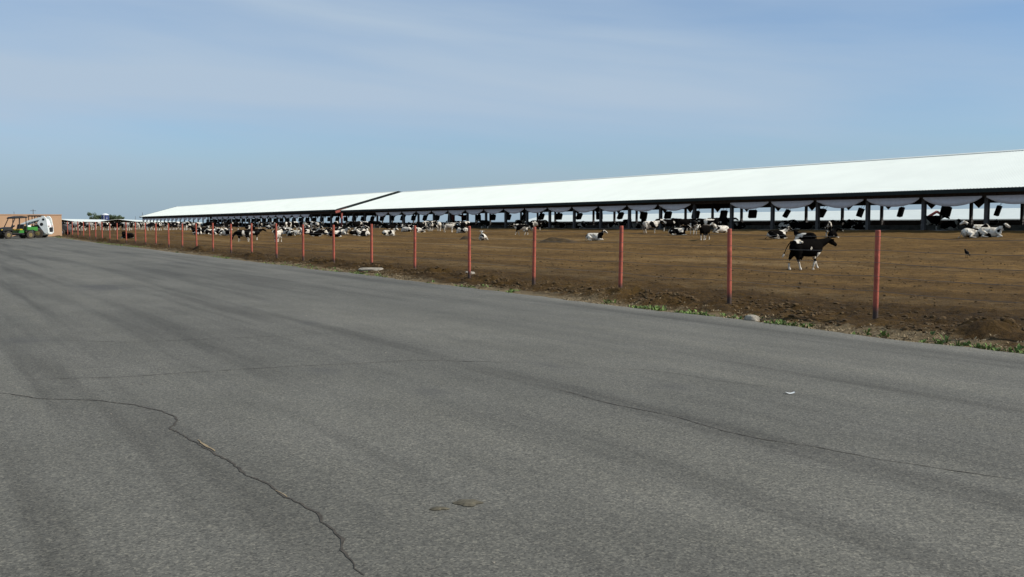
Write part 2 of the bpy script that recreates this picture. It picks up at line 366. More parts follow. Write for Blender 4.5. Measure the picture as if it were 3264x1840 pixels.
ii = np.arange(nD * nT).reshape(nD, nT)
ff = np.stack([ii[:-1, :-1], ii[1:, :-1], ii[1:, 1:], ii[:-1, 1:]], -1).reshape(-1, 4)
def np_mesh(name, v, f):
    me = bpy.data.meshes.new(name); k = f.shape[1]
    me.vertices.add(len(v)); me.vertices.foreach_set('co', v.astype(np.float32).ravel())
    me.loops.add(f.size); me.loops.foreach_set('vertex_index', f.astype(np.int32).ravel())
    me.polygons.add(len(f)); me.polygons.foreach_set('loop_start', np.arange(0, f.size, k, dtype=np.int32)); me.polygons.foreach_set('loop_total', np.full(len(f), k, dtype=np.int32))
    me.update(calc_edges=True); me.polygons.foreach_set('use_smooth', [True] * len(f)); return me
g = ob('ground', np_mesh('ground', vv, ff), M['ground']); tag(g, 'brown trodden dirt lot stretching to the barns', kind='structure')

def terr(D, t):
    i = int(np.clip(np.searchsorted(Dn, D) - 1, 0, nD - 2)); j = int(np.clip(np.searchsorted(Tn, t) - 1, 0, nT - 2))
    a = (D - Dn[i]) / (Dn[i + 1] - Dn[i]); b = (t - Tn[j]) / (Tn[j + 1] - Tn[j])
    return float(ZZ[i, j] * (1 - a) * (1 - b) + ZZ[i + 1, j] * a * (1 - b) + ZZ[i, j + 1] * (1 - a) * b + ZZ[i + 1, j + 1] * a * b)

# asphalt drive
def edgeD(t): return 11.62 + (float(vnoise(t * .35, 0, 11)) - .5) * .22 + (float(vnoise(t * 1.7, 3, 12)) - .5) * .12 + (float(vnoise(t * 6.5, 3, 13)) - .5) * .06
tl = list(lines([(-18, 4, 1), (4, 50, .12), (50, 126, 1)]))
dl = [-75, -40, -20, -10, -5, 0, 3, 6, 9, 11]
v = []; f = []
for t in tl:
    for d in dl + [edgeD(t)]: v.append((d, t, road_z(t)))
    e = edgeD(t) + .025; v.append((e, t, road_z(t) - .045))
n = len(dl) + 2
for i in range(len(tl) - 1):
    for j in range(n - 1): f.append((i * n + j, i * n + j + 1, (i + 1) * n + j + 1, (i + 1) * n + j))
asp = ob('asphalt_drive', np_mesh('asphalt_drive', np.array(v), np.array(f)), M['asphalt']); tag(asp, 'wide worn grey asphalt drive beside the fence', kind='structure')

def ribbon(name, pts, w, mt, parent=None, jit=.012, lift=.003, seed=1):
    rnd = random.Random(seed); P = []
    for (a, b) in zip(pts[:-1], pts[1:]):
        A = ground_hit(*a); B = ground_hit(*b); k = max(2, int((B - A).length / .05))
        for i in range(k): P.append(A.lerp(B, i / k))
    P.append(B); off = 0; vs_ = []; fs = []
    for i, p in enumerate(P):
        d = (P[min(i + 1, len(P) - 1)] - P[max(i - 1, 0)]); nrm = Vector((-d.y, d.x, 0)).normalized()
        off = off * .85 + rnd.uniform(-1, 1) * jit; ww = w * rnd.uniform(.45, 1.35) * (.3 + .7 * min(1, i / 8, (len(P) - 1 - i) / 8))
        q = p + nrm * off; z = road_z(q.y) + lift
        vs_ += [(q.x + nrm.x * ww / 2, q.y + nrm.y * ww / 2, z), (q.x - nrm.x * ww / 2, q.y - nrm.y * ww / 2, z)]
        if i: fs.append((2 * i - 2, 2 * i - 1, 2 * i + 1, 2 * i))
    me = bpy.data.meshes.new(name); me.from_pydata(vs_, [], fs); return ob(name, me, mt, parent)
ribbon('crack', [(-40, 1250), (120, 1272), (300, 1278), (430, 1292), (515, 1315), (560, 1340), (545, 1372), (640, 1415), (700, 1448), (760, 1480), (790, 1515), (870, 1560), (960, 1610), (1010, 1650), (1060, 1710), (1110, 1780), (1150, 1840)], .016, M['crack'], asp, .014, .003, 1)
ribbon('crack', [(1750, 1235), (1950, 1290), (2140, 1330), (2300, 1375), (2420, 1401), (2600, 1428), (2800, 1466), (3000, 1498), (3290, 1540)], .011, M['crack'], asp, .006, .0032, 2)
ribbon('crack', [(60, 1212), (380, 1205), (640, 1187), (900, 1172), (1100, 1161), (1330, 1150), (1700, 1158)], .014, M['crack'], asp, .008, .0034, 3)
ribbon('crack', [(1900, 1175), (2050, 1180), (2200, 1200), (2330, 1222), (2480, 1236)], .009, M['crack'], asp, .012, .0036, 4)
ribbon('crack', [(150, 1085), (420, 1092), (700, 1080), (980, 1068)], .014, M['crack'], asp, .008, .0038, 5)
ribbon('crack_fill', [(628, 1408), (668, 1430), (690, 1444)], .03, M['straw'], asp, .012, .0046, 6)
ribbon('crack_fill', [(880, 1568), (920, 1592)], .02, M['straw'], asp, .01, .0046, 7)

# ------------------------------------------------------------------ stuff along the drive edge: weeds, straw, clods
def tufts(name, mt, label, spots, h0, h1, blade_w, lean, seed):
    rnd = random.Random(seed); v = []; f = []
    for (D, t, nb, hs) in spots:
        z = max(terr(D, t), road_z(t) - .03) - .01
        for _ in range(nb):
            a = rnd.uniform(0, 6.283); r = rnd.uniform(0, .05); h = rnd.uniform(h0, h1) * hs; l = rnd.uniform(.2, lean) * h
            x = D + math.cos(a) * r; y = t + math.sin(a) * r; w = blade_w * rnd.uniform(.6, 1.4); b = a + rnd.uniform(-.6, .6)
            dx, dy = math.cos(b) * l, math.sin(b) * l; nx, ny = -math.sin(b) * w, math.cos(b) * w; o = len(v)
            v += [(x - nx, y - ny, z), (x + nx, y + ny, z), (x + dx * .5 + nx * 1.2, y + dy * .5 + ny * 1.2, z + h * .65), (x + dx * .5 - nx * 1.2, y + dy * .5 - ny * 1.2, z + h * .65), (x + dx, y + dy, z + h * .9)]
            f += [(o, o + 1, o + 2, o + 3), (o + 3, o + 2, o + 4)]
    me = bpy.data.meshes.new(name); me.from_pydata(v, [], f); o = ob(name, me, mt); tag(o, label, kind='stuff'); return o
rnd = random.Random(3); green = []; dry = []
PATCH = [(1030, 60, .9), (1090, 60, 1), (1150, 50, .8), (1210, 40, .6), (1330, 60, .35), (1440, 50, .9), (1500, 60, 1.1), (1560, 60, 1), (1620, 40, .5), (1950, 40, .6), (2020, 60, .8), (2080, 70, 1), (2140, 60, .9), (2190, 40, .8), (2240, 40, .8), (2300, 60, .7), (2420, 70, 1.1), (2500, 90, 1.1), (2580, 80, .9), (2700, 80, .5), (2820, 70, .6), (2900, 60, .5), (3000, 90, .7), (3100, 80, .9), (3180, 60, .8), (3250, 60, .9)]
for px, w, k in PATCH:
    for _ in range(int(17 * k * (.75 if px > 2600 else 1.2))):
        q = px + rnd.gauss(0, w * .4); e = 11.62 + abs(rnd.gauss(.02, .22)); D, t = colD(q, e)
        if float(vnoise(t * 2.2, D * 2.2, 23)) < .38: continue
        if e < edgeD(t) - .02: continue
        green.append((D, t, rnd.randint(5, 9), rnd.uniform(.5, 1.15)))
for _ in range(900):                                           # thin growth farther along
    t = rnd.uniform(28, 104); D = edgeD(t) + abs(rnd.gauss(.05, .3))
    if float(vnoise(t * .25, 1, 21)) > .5: green.append((D, t, 4, rnd.uniform(.4, 1)))
for _ in range(7000):
    t = rnd.uniform(5, 104) if rnd.random() < .35 else rnd.uniform(5, 40); D = edgeD(t) + abs(rnd.gauss(.1, .45))
    if float(vnoise(t * .6, D * 1.5, 22)) > .36: dry.append((D, t, 3, rnd.uniform(.5, 1.2)))
tufts('green_weeds', M['weed'], 'low green weeds growing along the asphalt edge', green, .035, .10, .011, 1.1, 31)
tufts('dry_straw', M['straw'], 'dry straw and dead grass littered along the asphalt edge', dry, .012, .045, .007, 2.6, 32)

def clods(name, label, cnt, seed, fn, mt):
    rnd = random.Random(seed); v = []; f = []
    ico = bmesh.new(); bmesh.ops.create_icosphere(ico, subdivisions=1, radius=1); bv = [x.co.copy() for x in ico.verts]; bf = [tuple(q.index for q in x.verts) for x in ico.faces]; ico.free()
    for _ in range(cnt):
        r = fn(rnd)
        if not r: continue
        D, t, s = r; z = terr(D, t); o = len(v); a = rnd.uniform(0, 6.28); ca, sa = math.cos(a), math.sin(a)
        sx, sy_, sz = s * rnd.uniform(.7, 1.5), s * rnd.uniform(.6, 1.1), s * rnd.uniform(.4, .8)
        for p in bv:
            k = rnd.uniform(.75, 1.2); x, y = p.x * sx * k, p.y * sy_ * k
            v.append((D + x * ca - y * sa, t + x * sa + y * ca, z + p.z * sz * k + sz * .3))
        f += [tuple(o + i for i in q) for q in bf]
    me = bpy.data.meshes.new(name); me.from_pydata(v, [], f); o = ob(name, me, mt); tag(o, label, kind='stuff'); return o
def berm_clod(r):
    t = 5 + 60 * r.random() ** 1.6; D = 13.2 + r.gauss(0, .7)
    if D < 12.1 or float(vnoise(D * 1.3, t * .8, 6)) < .4: return None
    return D, t, .012 + .045 * r.random() ** 2.5
def lot_clod(r):
    t = 5 + 100 * r.random() ** 1.3; D = 13 + 45 * r.random() ** 1.5
    return D, t, .012 + .045 * r.random() ** 3
clods('dirt_clods', 'dark churned dirt clods heaped along the fence line', 9000, 41, berm_clod, M['clod'])
clods('lot_clods', 'small dark manure lumps scattered over the dirt lot', 9000, 42, lot_clod, M['clod'])
def pebble(r):
    t = 2 + 40 * r.random() ** 1.5; D = r.uniform(-14, 11.3)
    return D, t, .003 + .010 * r.random() ** 4
_t = terr; terr = lambda D, t: road_z(t)
clods('pebbles', 'tiny pale pebbles and grit scattered on the asphalt', 420, 43, pebble, M['stone'])
terr = _t

def rock(px, py, sx, sy_, sz, seed, label, group=None, name='stone'):
    p = ground_hit(px, py); r = random.Random(seed); bm = bmesh.new(); bmesh.ops.create_icosphere(bm, subdivisions=3, radius=1)
    for v_ in bm.verts:
        k = 1 + .28 * (float(vnoise(v_.co.x * 1.7 + seed, v_.co.y * 1.7 + v_.co.z * 2, seed)) - .5) + r.uniform(-.03, .03); c = v_.co
        m_ = max(abs(c.x), abs(c.y), abs(c.z)); c = c * (1 / m_ * .35 + .65)
        v_.co = Vector((c.x * sx * k, c.y * sy_ * k, c.z * sz * k))
    me = bpy.data.meshes.new(name); bm.to_mesh(me); bm.free()
    o = ob(name, me, M['stone'], None, (p.x, p.y, terr(p.x, p.y) + sz * .45)); o.rotation_euler = (0, 0, YAW * -1 + seed); return tag(o, label, 'stone', group)
rock(2395, 1020, .15, .10, .075, 5, 'pale rounded stone half hidden in green weeds at the asphalt edge')
rock(1183, 866, .42, .2, .07, 3, 'flat pale concrete slab at the foot of a red fence post')
rock(1498, 880, .25, .15, .06, 8, 'small grey stone block lying by the foot of a fence post')

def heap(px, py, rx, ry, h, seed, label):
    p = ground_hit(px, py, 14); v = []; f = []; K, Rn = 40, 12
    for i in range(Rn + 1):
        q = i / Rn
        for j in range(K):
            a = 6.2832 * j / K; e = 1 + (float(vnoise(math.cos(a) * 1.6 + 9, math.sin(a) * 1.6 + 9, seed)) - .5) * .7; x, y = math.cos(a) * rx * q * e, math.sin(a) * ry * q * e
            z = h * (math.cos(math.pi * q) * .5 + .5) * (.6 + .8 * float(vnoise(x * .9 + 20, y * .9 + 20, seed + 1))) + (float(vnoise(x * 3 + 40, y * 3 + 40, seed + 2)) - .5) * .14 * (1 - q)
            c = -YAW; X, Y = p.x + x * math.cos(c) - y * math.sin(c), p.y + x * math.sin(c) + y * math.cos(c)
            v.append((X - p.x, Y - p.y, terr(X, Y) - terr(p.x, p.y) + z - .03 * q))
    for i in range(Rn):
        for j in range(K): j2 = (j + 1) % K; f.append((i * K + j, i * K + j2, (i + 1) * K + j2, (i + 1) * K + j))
    me = bpy.data.meshes.new('dark_mound'); me.from_pydata(v, [], f); o = ob('dark_mound', me, M['manure'], None, (p.x, p.y, terr(p.x, p.y))); return tag(o, label, 'heap')
heap(1772, 772, 2.5, 1.5, .46, 3, 'long low dark mound beside the white lying cow')
heap(1488, 764, .95, .9, .50, 6, 'small dark mound beside the pale cow lying with its back turned')
# white litter curl on the asphalt
p = ground_hit(2518, 1257); mb = MB()
K = 10
for i in range(K + 1):
    a = -1 + 2 * i / K; x = a * .042; z = .004 + .012 * a * a
    for y in (-.018, .018): mb.v.append((x, y, z)); mb.v.append((x, y, z + .003))
for i in range(K):
    o = i * 4
    mb.f += [(o + 1, o + 3, o + 7, o + 5), (o, o + 4, o + 6, o + 2), (o, o + 1, o + 5, o + 4), (o + 2, o + 6, o + 7, o + 3)]
li = mb.build('litter_scrap', M['litter']); li.location = (p.x, p.y, road_z(p.y)); li.rotation_euler = (0, 0, -YAW); tag(li, 'curled white scrap of litter lying on the asphalt', 'litter')
def dirt_patch(px, py, rx, ry, seed, label):
    p = ground_hit(px, py); r = random.Random(seed); v = [(0, 0, .012)]; f = []; K = 26
    for k, s in ((0, .6), (1, 1.0)):
        for i in range(K):
            a = 6.2832 * i / K; q = s * (1 + (float(vnoise(math.cos(a) * 2 + seed, math.sin(a) * 2, seed)) - .5) * .9)
            v.append((math.cos(a) * rx * q, math.sin(a) * ry * q, .010 if k == 0 else .0035))
    for i in range(K):
        j = (i + 1) % K; f.append((0, 1 + i, 1 + j)); f.append((1 + i, 1 + K + i, 1 + K + j, 1 + j))
    me = bpy.data.meshes.new('dung_pat'); me.from_pydata(v, [], f); o = ob('dung_pat', me, M['dung'], None, (p.x, p.y, road_z(p.y))); o.rotation_euler = (0, 0, -YAW)
    return tag(o, label, 'dung')
dirt_patch(1485, 1605, .075, .06, 2, 'dried brown dung splat on the open asphalt')
dirt_patch(1400, 1628, .05, .03, 4, 'small thin dung smear on the asphalt beside a larger splat')

# ------------------------------------------------------------------ pipe fence
FD = 13.3; FT0 = colD(2805, FD)[1]; FST = (colZ(2805, 1)[1] and 3.4)
FST = (colD(430, FD)[1] - FT0) / 18.0
fence = thing('pipe_fence', 'line of red painted pipe posts strung with thin wires beside the drive', 'fence', (FD, FT0, gz(FD, FT0)))
rnd = random.Random(12)
def post_mesh(h, seed):
    mb = MB(); r = .042
    mb.rings([(0, 0, -.35), (0, 0, .18), (0, 0, h - .012), (0, 0, h)], [r, r * 1.04, r, r * .86], 14)
    return mb.mesh('post')
pm = [post_mesh(h, 0) for h in (1.42, 1.46, 1.5)]
def post_material():
    m = mat('red_post_paint', (.37, .088, .055), .7, .3, 8, bump=.3, bscale=50); t = m.node_tree; b = t.nodes['Principled BSDF']; src = b.inputs['Base Color'].links[0].from_socket
    tc = [n for n in t.nodes if n.type == 'TEX_COORD'][0]; sx = N(t, 'ShaderNodeSeparateXYZ'); t.links.new(tc.outputs['Object'], sx.inputs[0])
    nz = N(t, 'ShaderNodeTexNoise'); nz.inputs['Scale'].default_value = 6; t.links.new(tc.outputs['Object'], nz.inputs['Vector'])
    ad = N(t, 'ShaderNodeMath', operation='MULTIPLY_ADD'); ad.inputs[1].default_value = -.35; t.links.new(nz.outputs['Fac'], ad.inputs[0]); t.links.new(sx.outputs['Z'], ad.inputs[2])
    mr = N(t, 'ShaderNodeMapRange'); mr.inputs['From Min'].default_value = -.05; mr.inputs['From Max'].default_value = .16; t.links.new(ad.outputs[0], mr.inputs['Value'])
    mx = N(t, 'ShaderNodeMix', data_type='RGBA'); mx.inputs['A'].default_value = (.06, .038, .03, 1); t.links.new(mr.outputs[0], mx.inputs['Factor']); t.links.new(src, mx.inputs['B']); t.links.new(mx.outputs['Result'], b.inputs['Base Color'])
    return m
M['post'] = post_material()
posts = []
for k in range(-1, 29):
    t = FT0 + k * FST + rnd.uniform(-.08, .08); h = .03 + gz(FD, t)
    hh = pm[rnd.choice((0, 1, 1, 2))]
    if k == 10: hh = pm[2]
    o = ob('post', hh, M['post'], fence); o.location = (rnd.uniform(-.03, .03), t - FT0, h - gz(FD, FT0)); o.rotation_euler = (rnd.uniform(-.012, .012), rnd.uniform(-.012, .012), rnd.uniform(0, 6)); posts.append((t, h))
for i, hz in enumerate((1.36, 1.14, .94, .72, .48)):
    mb = MB(); pts = []
    for (t0, h0), (t1, h1) in zip(posts[:-1], posts[1:]):
        for q in range(4):
            u = q / 4; sag = -.03 * 4 * u * (1 - u) * (1 + .5 * math.sin(i * 3 + t0))
            pts.append((-.062, t0 + (t1 - t0) * u - FT0, h0 + (h1 - h0) * u + hz + sag - gz(FD, FT0)))
    mb.rings(pts, [.0035] * len(pts), 5); mb.build('wire', M['wire'], fence)

# ------------------------------------------------------------------ long barns
BF = 1.11                                          # barn pad height
def ribbed(mb, pts, t0, t1, pitch=.32, rib=.035):
    """roof sheet following pts (D,z) across, ribs running down the slope"""
    o = len(mb.v); ts = []; t = t0
    while t < t1: ts += [(t, 0), (t + pitch * .62, 0), (t + pitch * .72, rib), (t + pitch * .9, rib)]; t += pitch
    for (tt, dz) in ts:
        for D, z in pts: mb.v.append((D, tt, z + dz))
    n = len(pts)
    for i in range(len(ts) - 1):
        for j in range(n - 1): a = o + i * n + j; mb.f.append((a, a + 1, a + n + 1, a + n))
def barn(label, t0, t1, De, w, ze, zr, frames, no_curtain, no_far=(), redend=False, t_lo=None):
    b = thing('dairy_barn', label, 'barn', (De + w, t0, BF))
    Dr = De + w; ox, oy, oz = -Dr, -t0, -BF
    def add(mb, name, mt, parent=b):
        mb.v = [(x + ox, y + oy, z + oz) for x, y, z in mb.v]; return mb.build(name, mt, parent)
    for sgn in (-1, 1):
        mb = MB(); ribbed(mb, [(Dr + sgn * w, ze), (Dr + sgn * .1, zr - .02)], t0, t1); add(mb, 'roof_slope', M['roof'])
    mb = MB(); mb.prism([(Dr - .45, zr - .06), (Dr, zr + .09), (Dr + .45, zr - .06), (Dr, zr + .02)], t0, t1); add(mb, 'ridge_cap', M['roof'])
    mb = MB(); q = [(Dr - w + .12, ze - .1), (Dr, zr - .14), (Dr + w - .12, ze - .1)]; mb.prism(q + [(x, z - .05) for x, z in q[::-1]], t0 + .1, t1 - .1); add(mb, 'shade_liner', M['liner_shade'])  # dark liner added so the roof underside reads as deep shade
    for sgn in (-1, 1):
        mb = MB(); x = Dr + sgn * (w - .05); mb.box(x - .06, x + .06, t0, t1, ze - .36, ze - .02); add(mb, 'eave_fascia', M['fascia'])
    for t_ in (t0, t1):
        for sgn in (-1, 1):
            mb = MB(); s = -1 if t_ == t0 else 1
            mb.bar((Dr + sgn * (w + .02), t_ + s * .06, ze - .10), (Dr + sgn * .02, t_ + s * .06, zr - .10), .1, .36); add(mb, 'rake_board', M['fascia'])
    for x, zb, zt in ((Dr - w + 1.25, 4.14, ze + .12), (Dr + w - 1.45, 4.22, ze + .12)):
        mb = MB(); mb.box(x - .09, x + .09, t0 + .3, t1 - .3, zb, zt); add(mb, 'header_beam', M['wood'])
    for k, t in enumerate(frames):
        for x, wd in ((Dr - w + 1.5, .36), (Dr + w - 1.7, .30)):
            mb = MB(); mb.box(x - .16, x + .16, t - wd / 2, t + wd / 2, BF - .1, ze + .2)
            c = add(mb, 'column', M['redbeam'] if (redend and k == 0 and x < Dr) else M['column'])
        for sgn in (-1, 1):
            mb = MB(); mb.bar((Dr + sgn * (w - .3), t, ze - .22), (Dr, t, zr - .42), .14, .4); add(mb, 'rafter', M['wood'])
        if k < len(frames) - 1 and k not in no_curtain:         # draped side curtain of this bay
            t2 = frames[k + 1]; K = 12; D0 = Dr - w + 1.02; rr = random.Random(k * 7 + int(t0)); sk = rr.uniform(-.35, .25); sg = rr.uniform(.60, .80); xp = rr.uniform(.5, .95); mb = MB()
            for i in range(K + 1):
                u = i / K; e = .12 if u < .5 else .12
                q = max(0, min(1, (u - .02) / .96)); c = (4 * q * (1 - q)) ** xp * (1 + sk * (q - .5))
                zb = 4.16 - .10 - (sg - .02) * c; bl = .10 * math.sin(math.pi * u)
                for z, d in ((4.19, 0), ((4.19 + zb) / 2, bl), (zb, bl * .6)):
                    mb.v += [(D0 - d, t + .22 + (t2 - t - .44) * u, z), (D0 - d + .03, t + .22 + (t2 - t - .44) * u, z)]
            for i in range(K):
                o = i * 6
                for j in (0, 2): mb.f += [(o + j, o + j + 2, o + j + 8, o + j + 6), (o + j + 1, o + j + 7, o + j + 9, o + j + 3)]
                mb.f += [(o + 4, o + 5, o + 11, o + 10)]
            c = add(mb, 'curtain', M['curtain']); c.data.polygons.foreach_set('use_smooth', [True] * len(c.data.polygons))
        if k < len(frames) - 1:
            t2 = frames[k + 1]
            x = Dr + w - 1.7                                     # gathered fold at the far side, plus dark windbreak and rails
            mb = MB(); o = len(mb.v); mb.v += [(x + .3, t - .05, 4.26), (x + .3, t - 1.5, 4.26), (x + .3, t - .75, 3.62), (x + .36, t - .05, 4.26), (x + .36, t - 1.5, 4.26), (x + .36, t - .75, 3.62)]
            mb.f += [(0, 1, 2), (5, 4, 3), (0, 3, 4, 1), (1, 4, 5, 2), (2, 5, 3, 0)]; add(mb, 'curtain_fold', M['flap'])
            mb = MB(); mb.box(x + .5, x + .56, t + .02, t2 - .02, BF + .05, BF + 1.12); add(mb, 'windbreak_panel', M['wood'])
            for hz in (.75, 1.1):
                mb = MB(); mb.bar((Dr + 2.0, t, BF + hz), (Dr + 2.0, t2, BF + hz), .06, .06); add(mb, 'feed_rail', M['column'])
    mb = MB(); mb.box(Dr - .2, Dr + .1, t0 + 3, t1 - 3, BF - .1, BF + .5); add(mb, 'feed_curb', M['concrete'])
    fl = MB(); fl.box(Dr - w + 1, Dr + w - 1, t0 + 1, t1 - 1, BF - .12, BF + .02); add(fl, 'barn_floor', M['concrete'])
    return b
DE, BW = 80.0, 15.0; ZE = EYE + 3.22; ZR = EYE + 7.50
FR0 = colD(3112, DE)[1]; BAY = 6.32
TJ = colD(1072, DE)[1]; TEND = colD(445, DE)[1]
k0 = -6
near_frames = [FR0 + BAY * k for k in range(k0, int((TJ - 5 - FR0) / BAY) + 1)]
nb = len(near_frames)
miss = [i for i in range(nb) if (i + k0) == 5] + [nb - 2, nb - 3]
B1 = barn('long open dairy barn with white metal roof and draped grey curtains', near_frames[0] - 2, TJ - 2.6, DE, BW, ZE, ZR, near_frames, miss)
far_frames = [TJ + .5 + BAY * k for k in range(int((TEND - TJ) / BAY) + 1)]
B2 = barn('farther dairy barn with white roof and red end post beyond the first barn', TJ, TEND, DE, BW, ZE + .22, ZR + .2, far_frames, [0, 1, 2, 17], redend=True)
mb = MB(); mb.bar((DE - .2 - (DE + BW), -.12, ZE - .35 - BF), (DE + 2.6 - (DE + BW), -.12, ZE + .4 - BF), .16, .5); mb.build('red_end_beam', M['redbeam'], B2)

def roof_shed(label, p0, p1, halfw, ze, zr, name='barn', ncol=14, mt='roof', group=None):
    """distant open barn between two ridge end points"""
    a = Vector((p0[0], p0[1], 0)); c = Vector((p1[0], p1[1], 0)); d = (c - a); ln = d.length
    b = thing(name, label, 'barn', (a.x, a.y, BF), math.atan2(d.y, d.x), group)
    for s in (-1, 1):
        mb = MB(); mb.prism([(0, 0)], 0, 0) if False else None
        o = len(mb.v); mb.v += [(0, s * halfw, ze - BF), (ln, s * halfw, ze - BF), (ln, 0, zr - BF), (0, 0, zr - BF), (0, s * halfw, ze - BF - .18), (ln, s * halfw, ze - BF - .18), (ln, 0, zr - BF - .18), (0, 0, zr - BF - .18)]
        mb.f += [(0, 1, 2, 3), (7, 6, 5, 4), (0, 4, 5, 1), (3, 2, 6, 7), (0, 3, 7, 4), (1, 5, 6, 2)]; mb.build('roof_slope', M[mt], b)
        mb = MB(); mb.box(.5, ln - .5, s * (halfw - .25) - .08, s * (halfw - .25) + .08, ze - BF - .75, ze - BF - .2); mb.build('eave_fascia', M['fascia'], b)
    for i in range(ncol):
        for s in (-1, 1):
            x = .6 + (ln - 1.2) * i / (ncol - 1); mb = MB(); mb.box(x - .2, x + .2, s * (halfw - .9) - .2, s * (halfw - .9) + .2, -.3, ze - BF); mb.build('column', M['column'], b)
    mb = MB(); mb.box(2, ln - 2, -.3, .3, -.1, 1.3); mb.build('feed_wall', M['wood'], b)
    return b
Dr2 = 406.0; te = colD(1730, Dr2)[1]; tn = colD(3264, Dr2)[1] - 60
roof_shed('white roofed barn far behind, seen through the open side of the near barn', (Dr2, tn), (Dr2, te), 22, EYE + 2.05, EYE + 7.35, 'dairy_barn', 30)
roof_shed('low white roofed shed far off beside the tan wall corner', colZ(186, 560), colZ(331, 640), 9, EYE + 2.2, EYE + 3.6, 'dairy_barn', 10)
roof_shed('low white roofed shed far off beyond the end of the long barns', colZ(376, 600), colZ(640, 1350), 10, EYE + 2.4, EYE + 3.7, 'dairy_barn', 16)

# ------------------------------------------------------------------ barn fans
def make_fan():
    f = thing('barn_fan', '', 'fan')
    mb = MB(); h = .56; d = .22                                 # square housing frame
    for s in (-1, 1): mb.box(-h, h, -d, d, s * h - .03, s * h + .03); mb.box(s * h - .03, s * h + .03, -d, d, -h + .03, h - .03)
    mb.build('housing', M['fan'], f)
    mb = MB(); mb.rings([(0, d - .02, 0), (0, .02, 0)], [.54, .47], 20, cap=False); mb.rings([(0, .03, 0), (0, d + .03, 0)], [.12, .10], 10)
    mb.build('motor', M['fan'], f)
    for k in range(4):
        a = k * math.pi / 2 + .4; bl = MB(); c, s = math.cos(a), math.sin(a)
        for rr, w, tw in ((.1, .10, .10), (.46, .17, .03)):
            for q in (-1, 1): bl.v.append((c * rr - s * q * w, q * tw, s * rr + c * q * w)); bl.v.append((c * rr - s * q * w, q * tw + .012, s * rr + c * q * w))
        bl.f += [(0, 2, 6, 4), (1, 5, 7, 3), (0, 4, 5, 1), (2, 3, 7, 6), (4, 6, 7, 5), (0, 1, 3, 2)]; bl.build('blade', M['fan'], f)
    mb = MB()                                                   # wire guard, close set
    for i in range(13):
        x = -.54 + 1.08 * i / 12; mb.box(x - .014, x + .014, -d - .01, -d + .01, -.54, .54); mb.box(-.54, .54, -d - .012, -d + .008, x - .014, x + .014)
    mb.box(-.53, .53, d - .05, d - .03, -.53, .53)
    mb.build('guard', M['fan'], f)
    mb = MB()
    for s in (-1, 1): mb.bar((s * .4, 0, h), (s * .4, -.28, h + 1.3), .035, .035)
    mb.build('hanger', M['fan'], f)
    f.rotation_euler = (R(-20), 0, 0)
    return f
fan0 = make_fan(); first = True; rnd = random.Random(5)
def put_fan(D, t, z, label, group):
    global first
    o = fan0 if first else copy_tree(fan0); first = False
    o.location = (D, t, z); o.rotation_euler = (R(rnd.uniform(14, 30)), R(rnd.uniform(-6, 6)), R(rnd.uniform(-28, 28))); o['label'] = label; o['category'] = 'fan'; o['group'] = group
for t in near_frames[4:]:
    put_fan(DE + 2 * BW - 3.7, t + 1.9 + rnd.uniform(-.2, .2), EYE + 1.65, 'dark box fan hanging tilted along the far side of the near barn', 'box fans in the near barn')
for t in far_frames[:-1]:
    put_fan(DE + 2 * BW - 3.7, t + 2.2, EYE + 1.75, 'small dark box fan hanging inside the farther barn', 'box fans in the farther barn')

# ------------------------------------------------------------------ red machines inside / behind the near barn
def red_auger():
    a = Vector((*colD(2895, 113.5), 0)); b = Vector((*colD(2985, 113.5), 0)); a.z = BF; b.z = EYE + 1.75
    r = thing('grain_auger', 'slanting red auger tube on wheels seen through the near barn', 'auger', (a.x, a.y, BF))
    o = a.copy(); mb = MB(); mb.rings([a - o, b - o], [.17, .17], 10); mb.build('tube', M['redbeam'], r, True)
    m_ = (a + b) / 2 - o
    mb = MB(); mb.bar(m_, (m_.x, m_.y + .1, 0), .08, .08); mb.bar(m_ + (b - a) * .2, (m_.x, m_.y + .2, .25), .07, .07); mb.build('undercarriage', M['redbeam'], r)
    for s in (-1, 1):
        mb = MB(); mb.rings([(m_.x + s * .5, m_.y + .1, .32), (m_.x + s * .68, m_.y + .1, .32)], [.32, .32], 14); mb.build('wheel', M['tyre'], r)
    mb = MB(); mb.rings([(0, 0, 0), (0, 0, .5)], [.35, .55], 10); mb.build('hopper', M['redbeam'], r)
    mb = MB(); mb.bar(b - o, b - o + Vector((.25, -.3, -.25)), .3, .3); mb.build('spout', M['redbeam'], r)
red_auger()
def red_hoist():
    D = 88.0; x, t = colD(1445, D)
    r = thing('loader_mast', 'upright red loader mast with short slanting arm inside the near barn', 'loader', (x, t, BF))
    mb = MB(); mb.box(-.25, .25, -.18, .18, 0, 2.5); mb.build('mast', M['redbeam'], r)
    mb = MB(); mb.bar((0, -.1, 2.75), (1.5, -1.2, 2.15), .35, .35); mb.build('arm', M['redbeam'], r)
    mb = MB(); mb.bar((-.1, .1, 2.5), (1.1, -1.4, 3.2), .14, .14); mb.build('link_bar', M['white'], r)
    mb = MB(); mb.box(-.7, .7, -.9, .9, .15, .55); mb.build('base', M['black'], r)
    for sx in (-1, 1):
        for s in (-1, 1):
            mb = MB(); mb.rings([(sx * .6, s * .6, .25), (sx * .85, s * .6, .25)], [.26, .26], 12); mb.build('wheel', M['tyre'], r)
red_hoist()

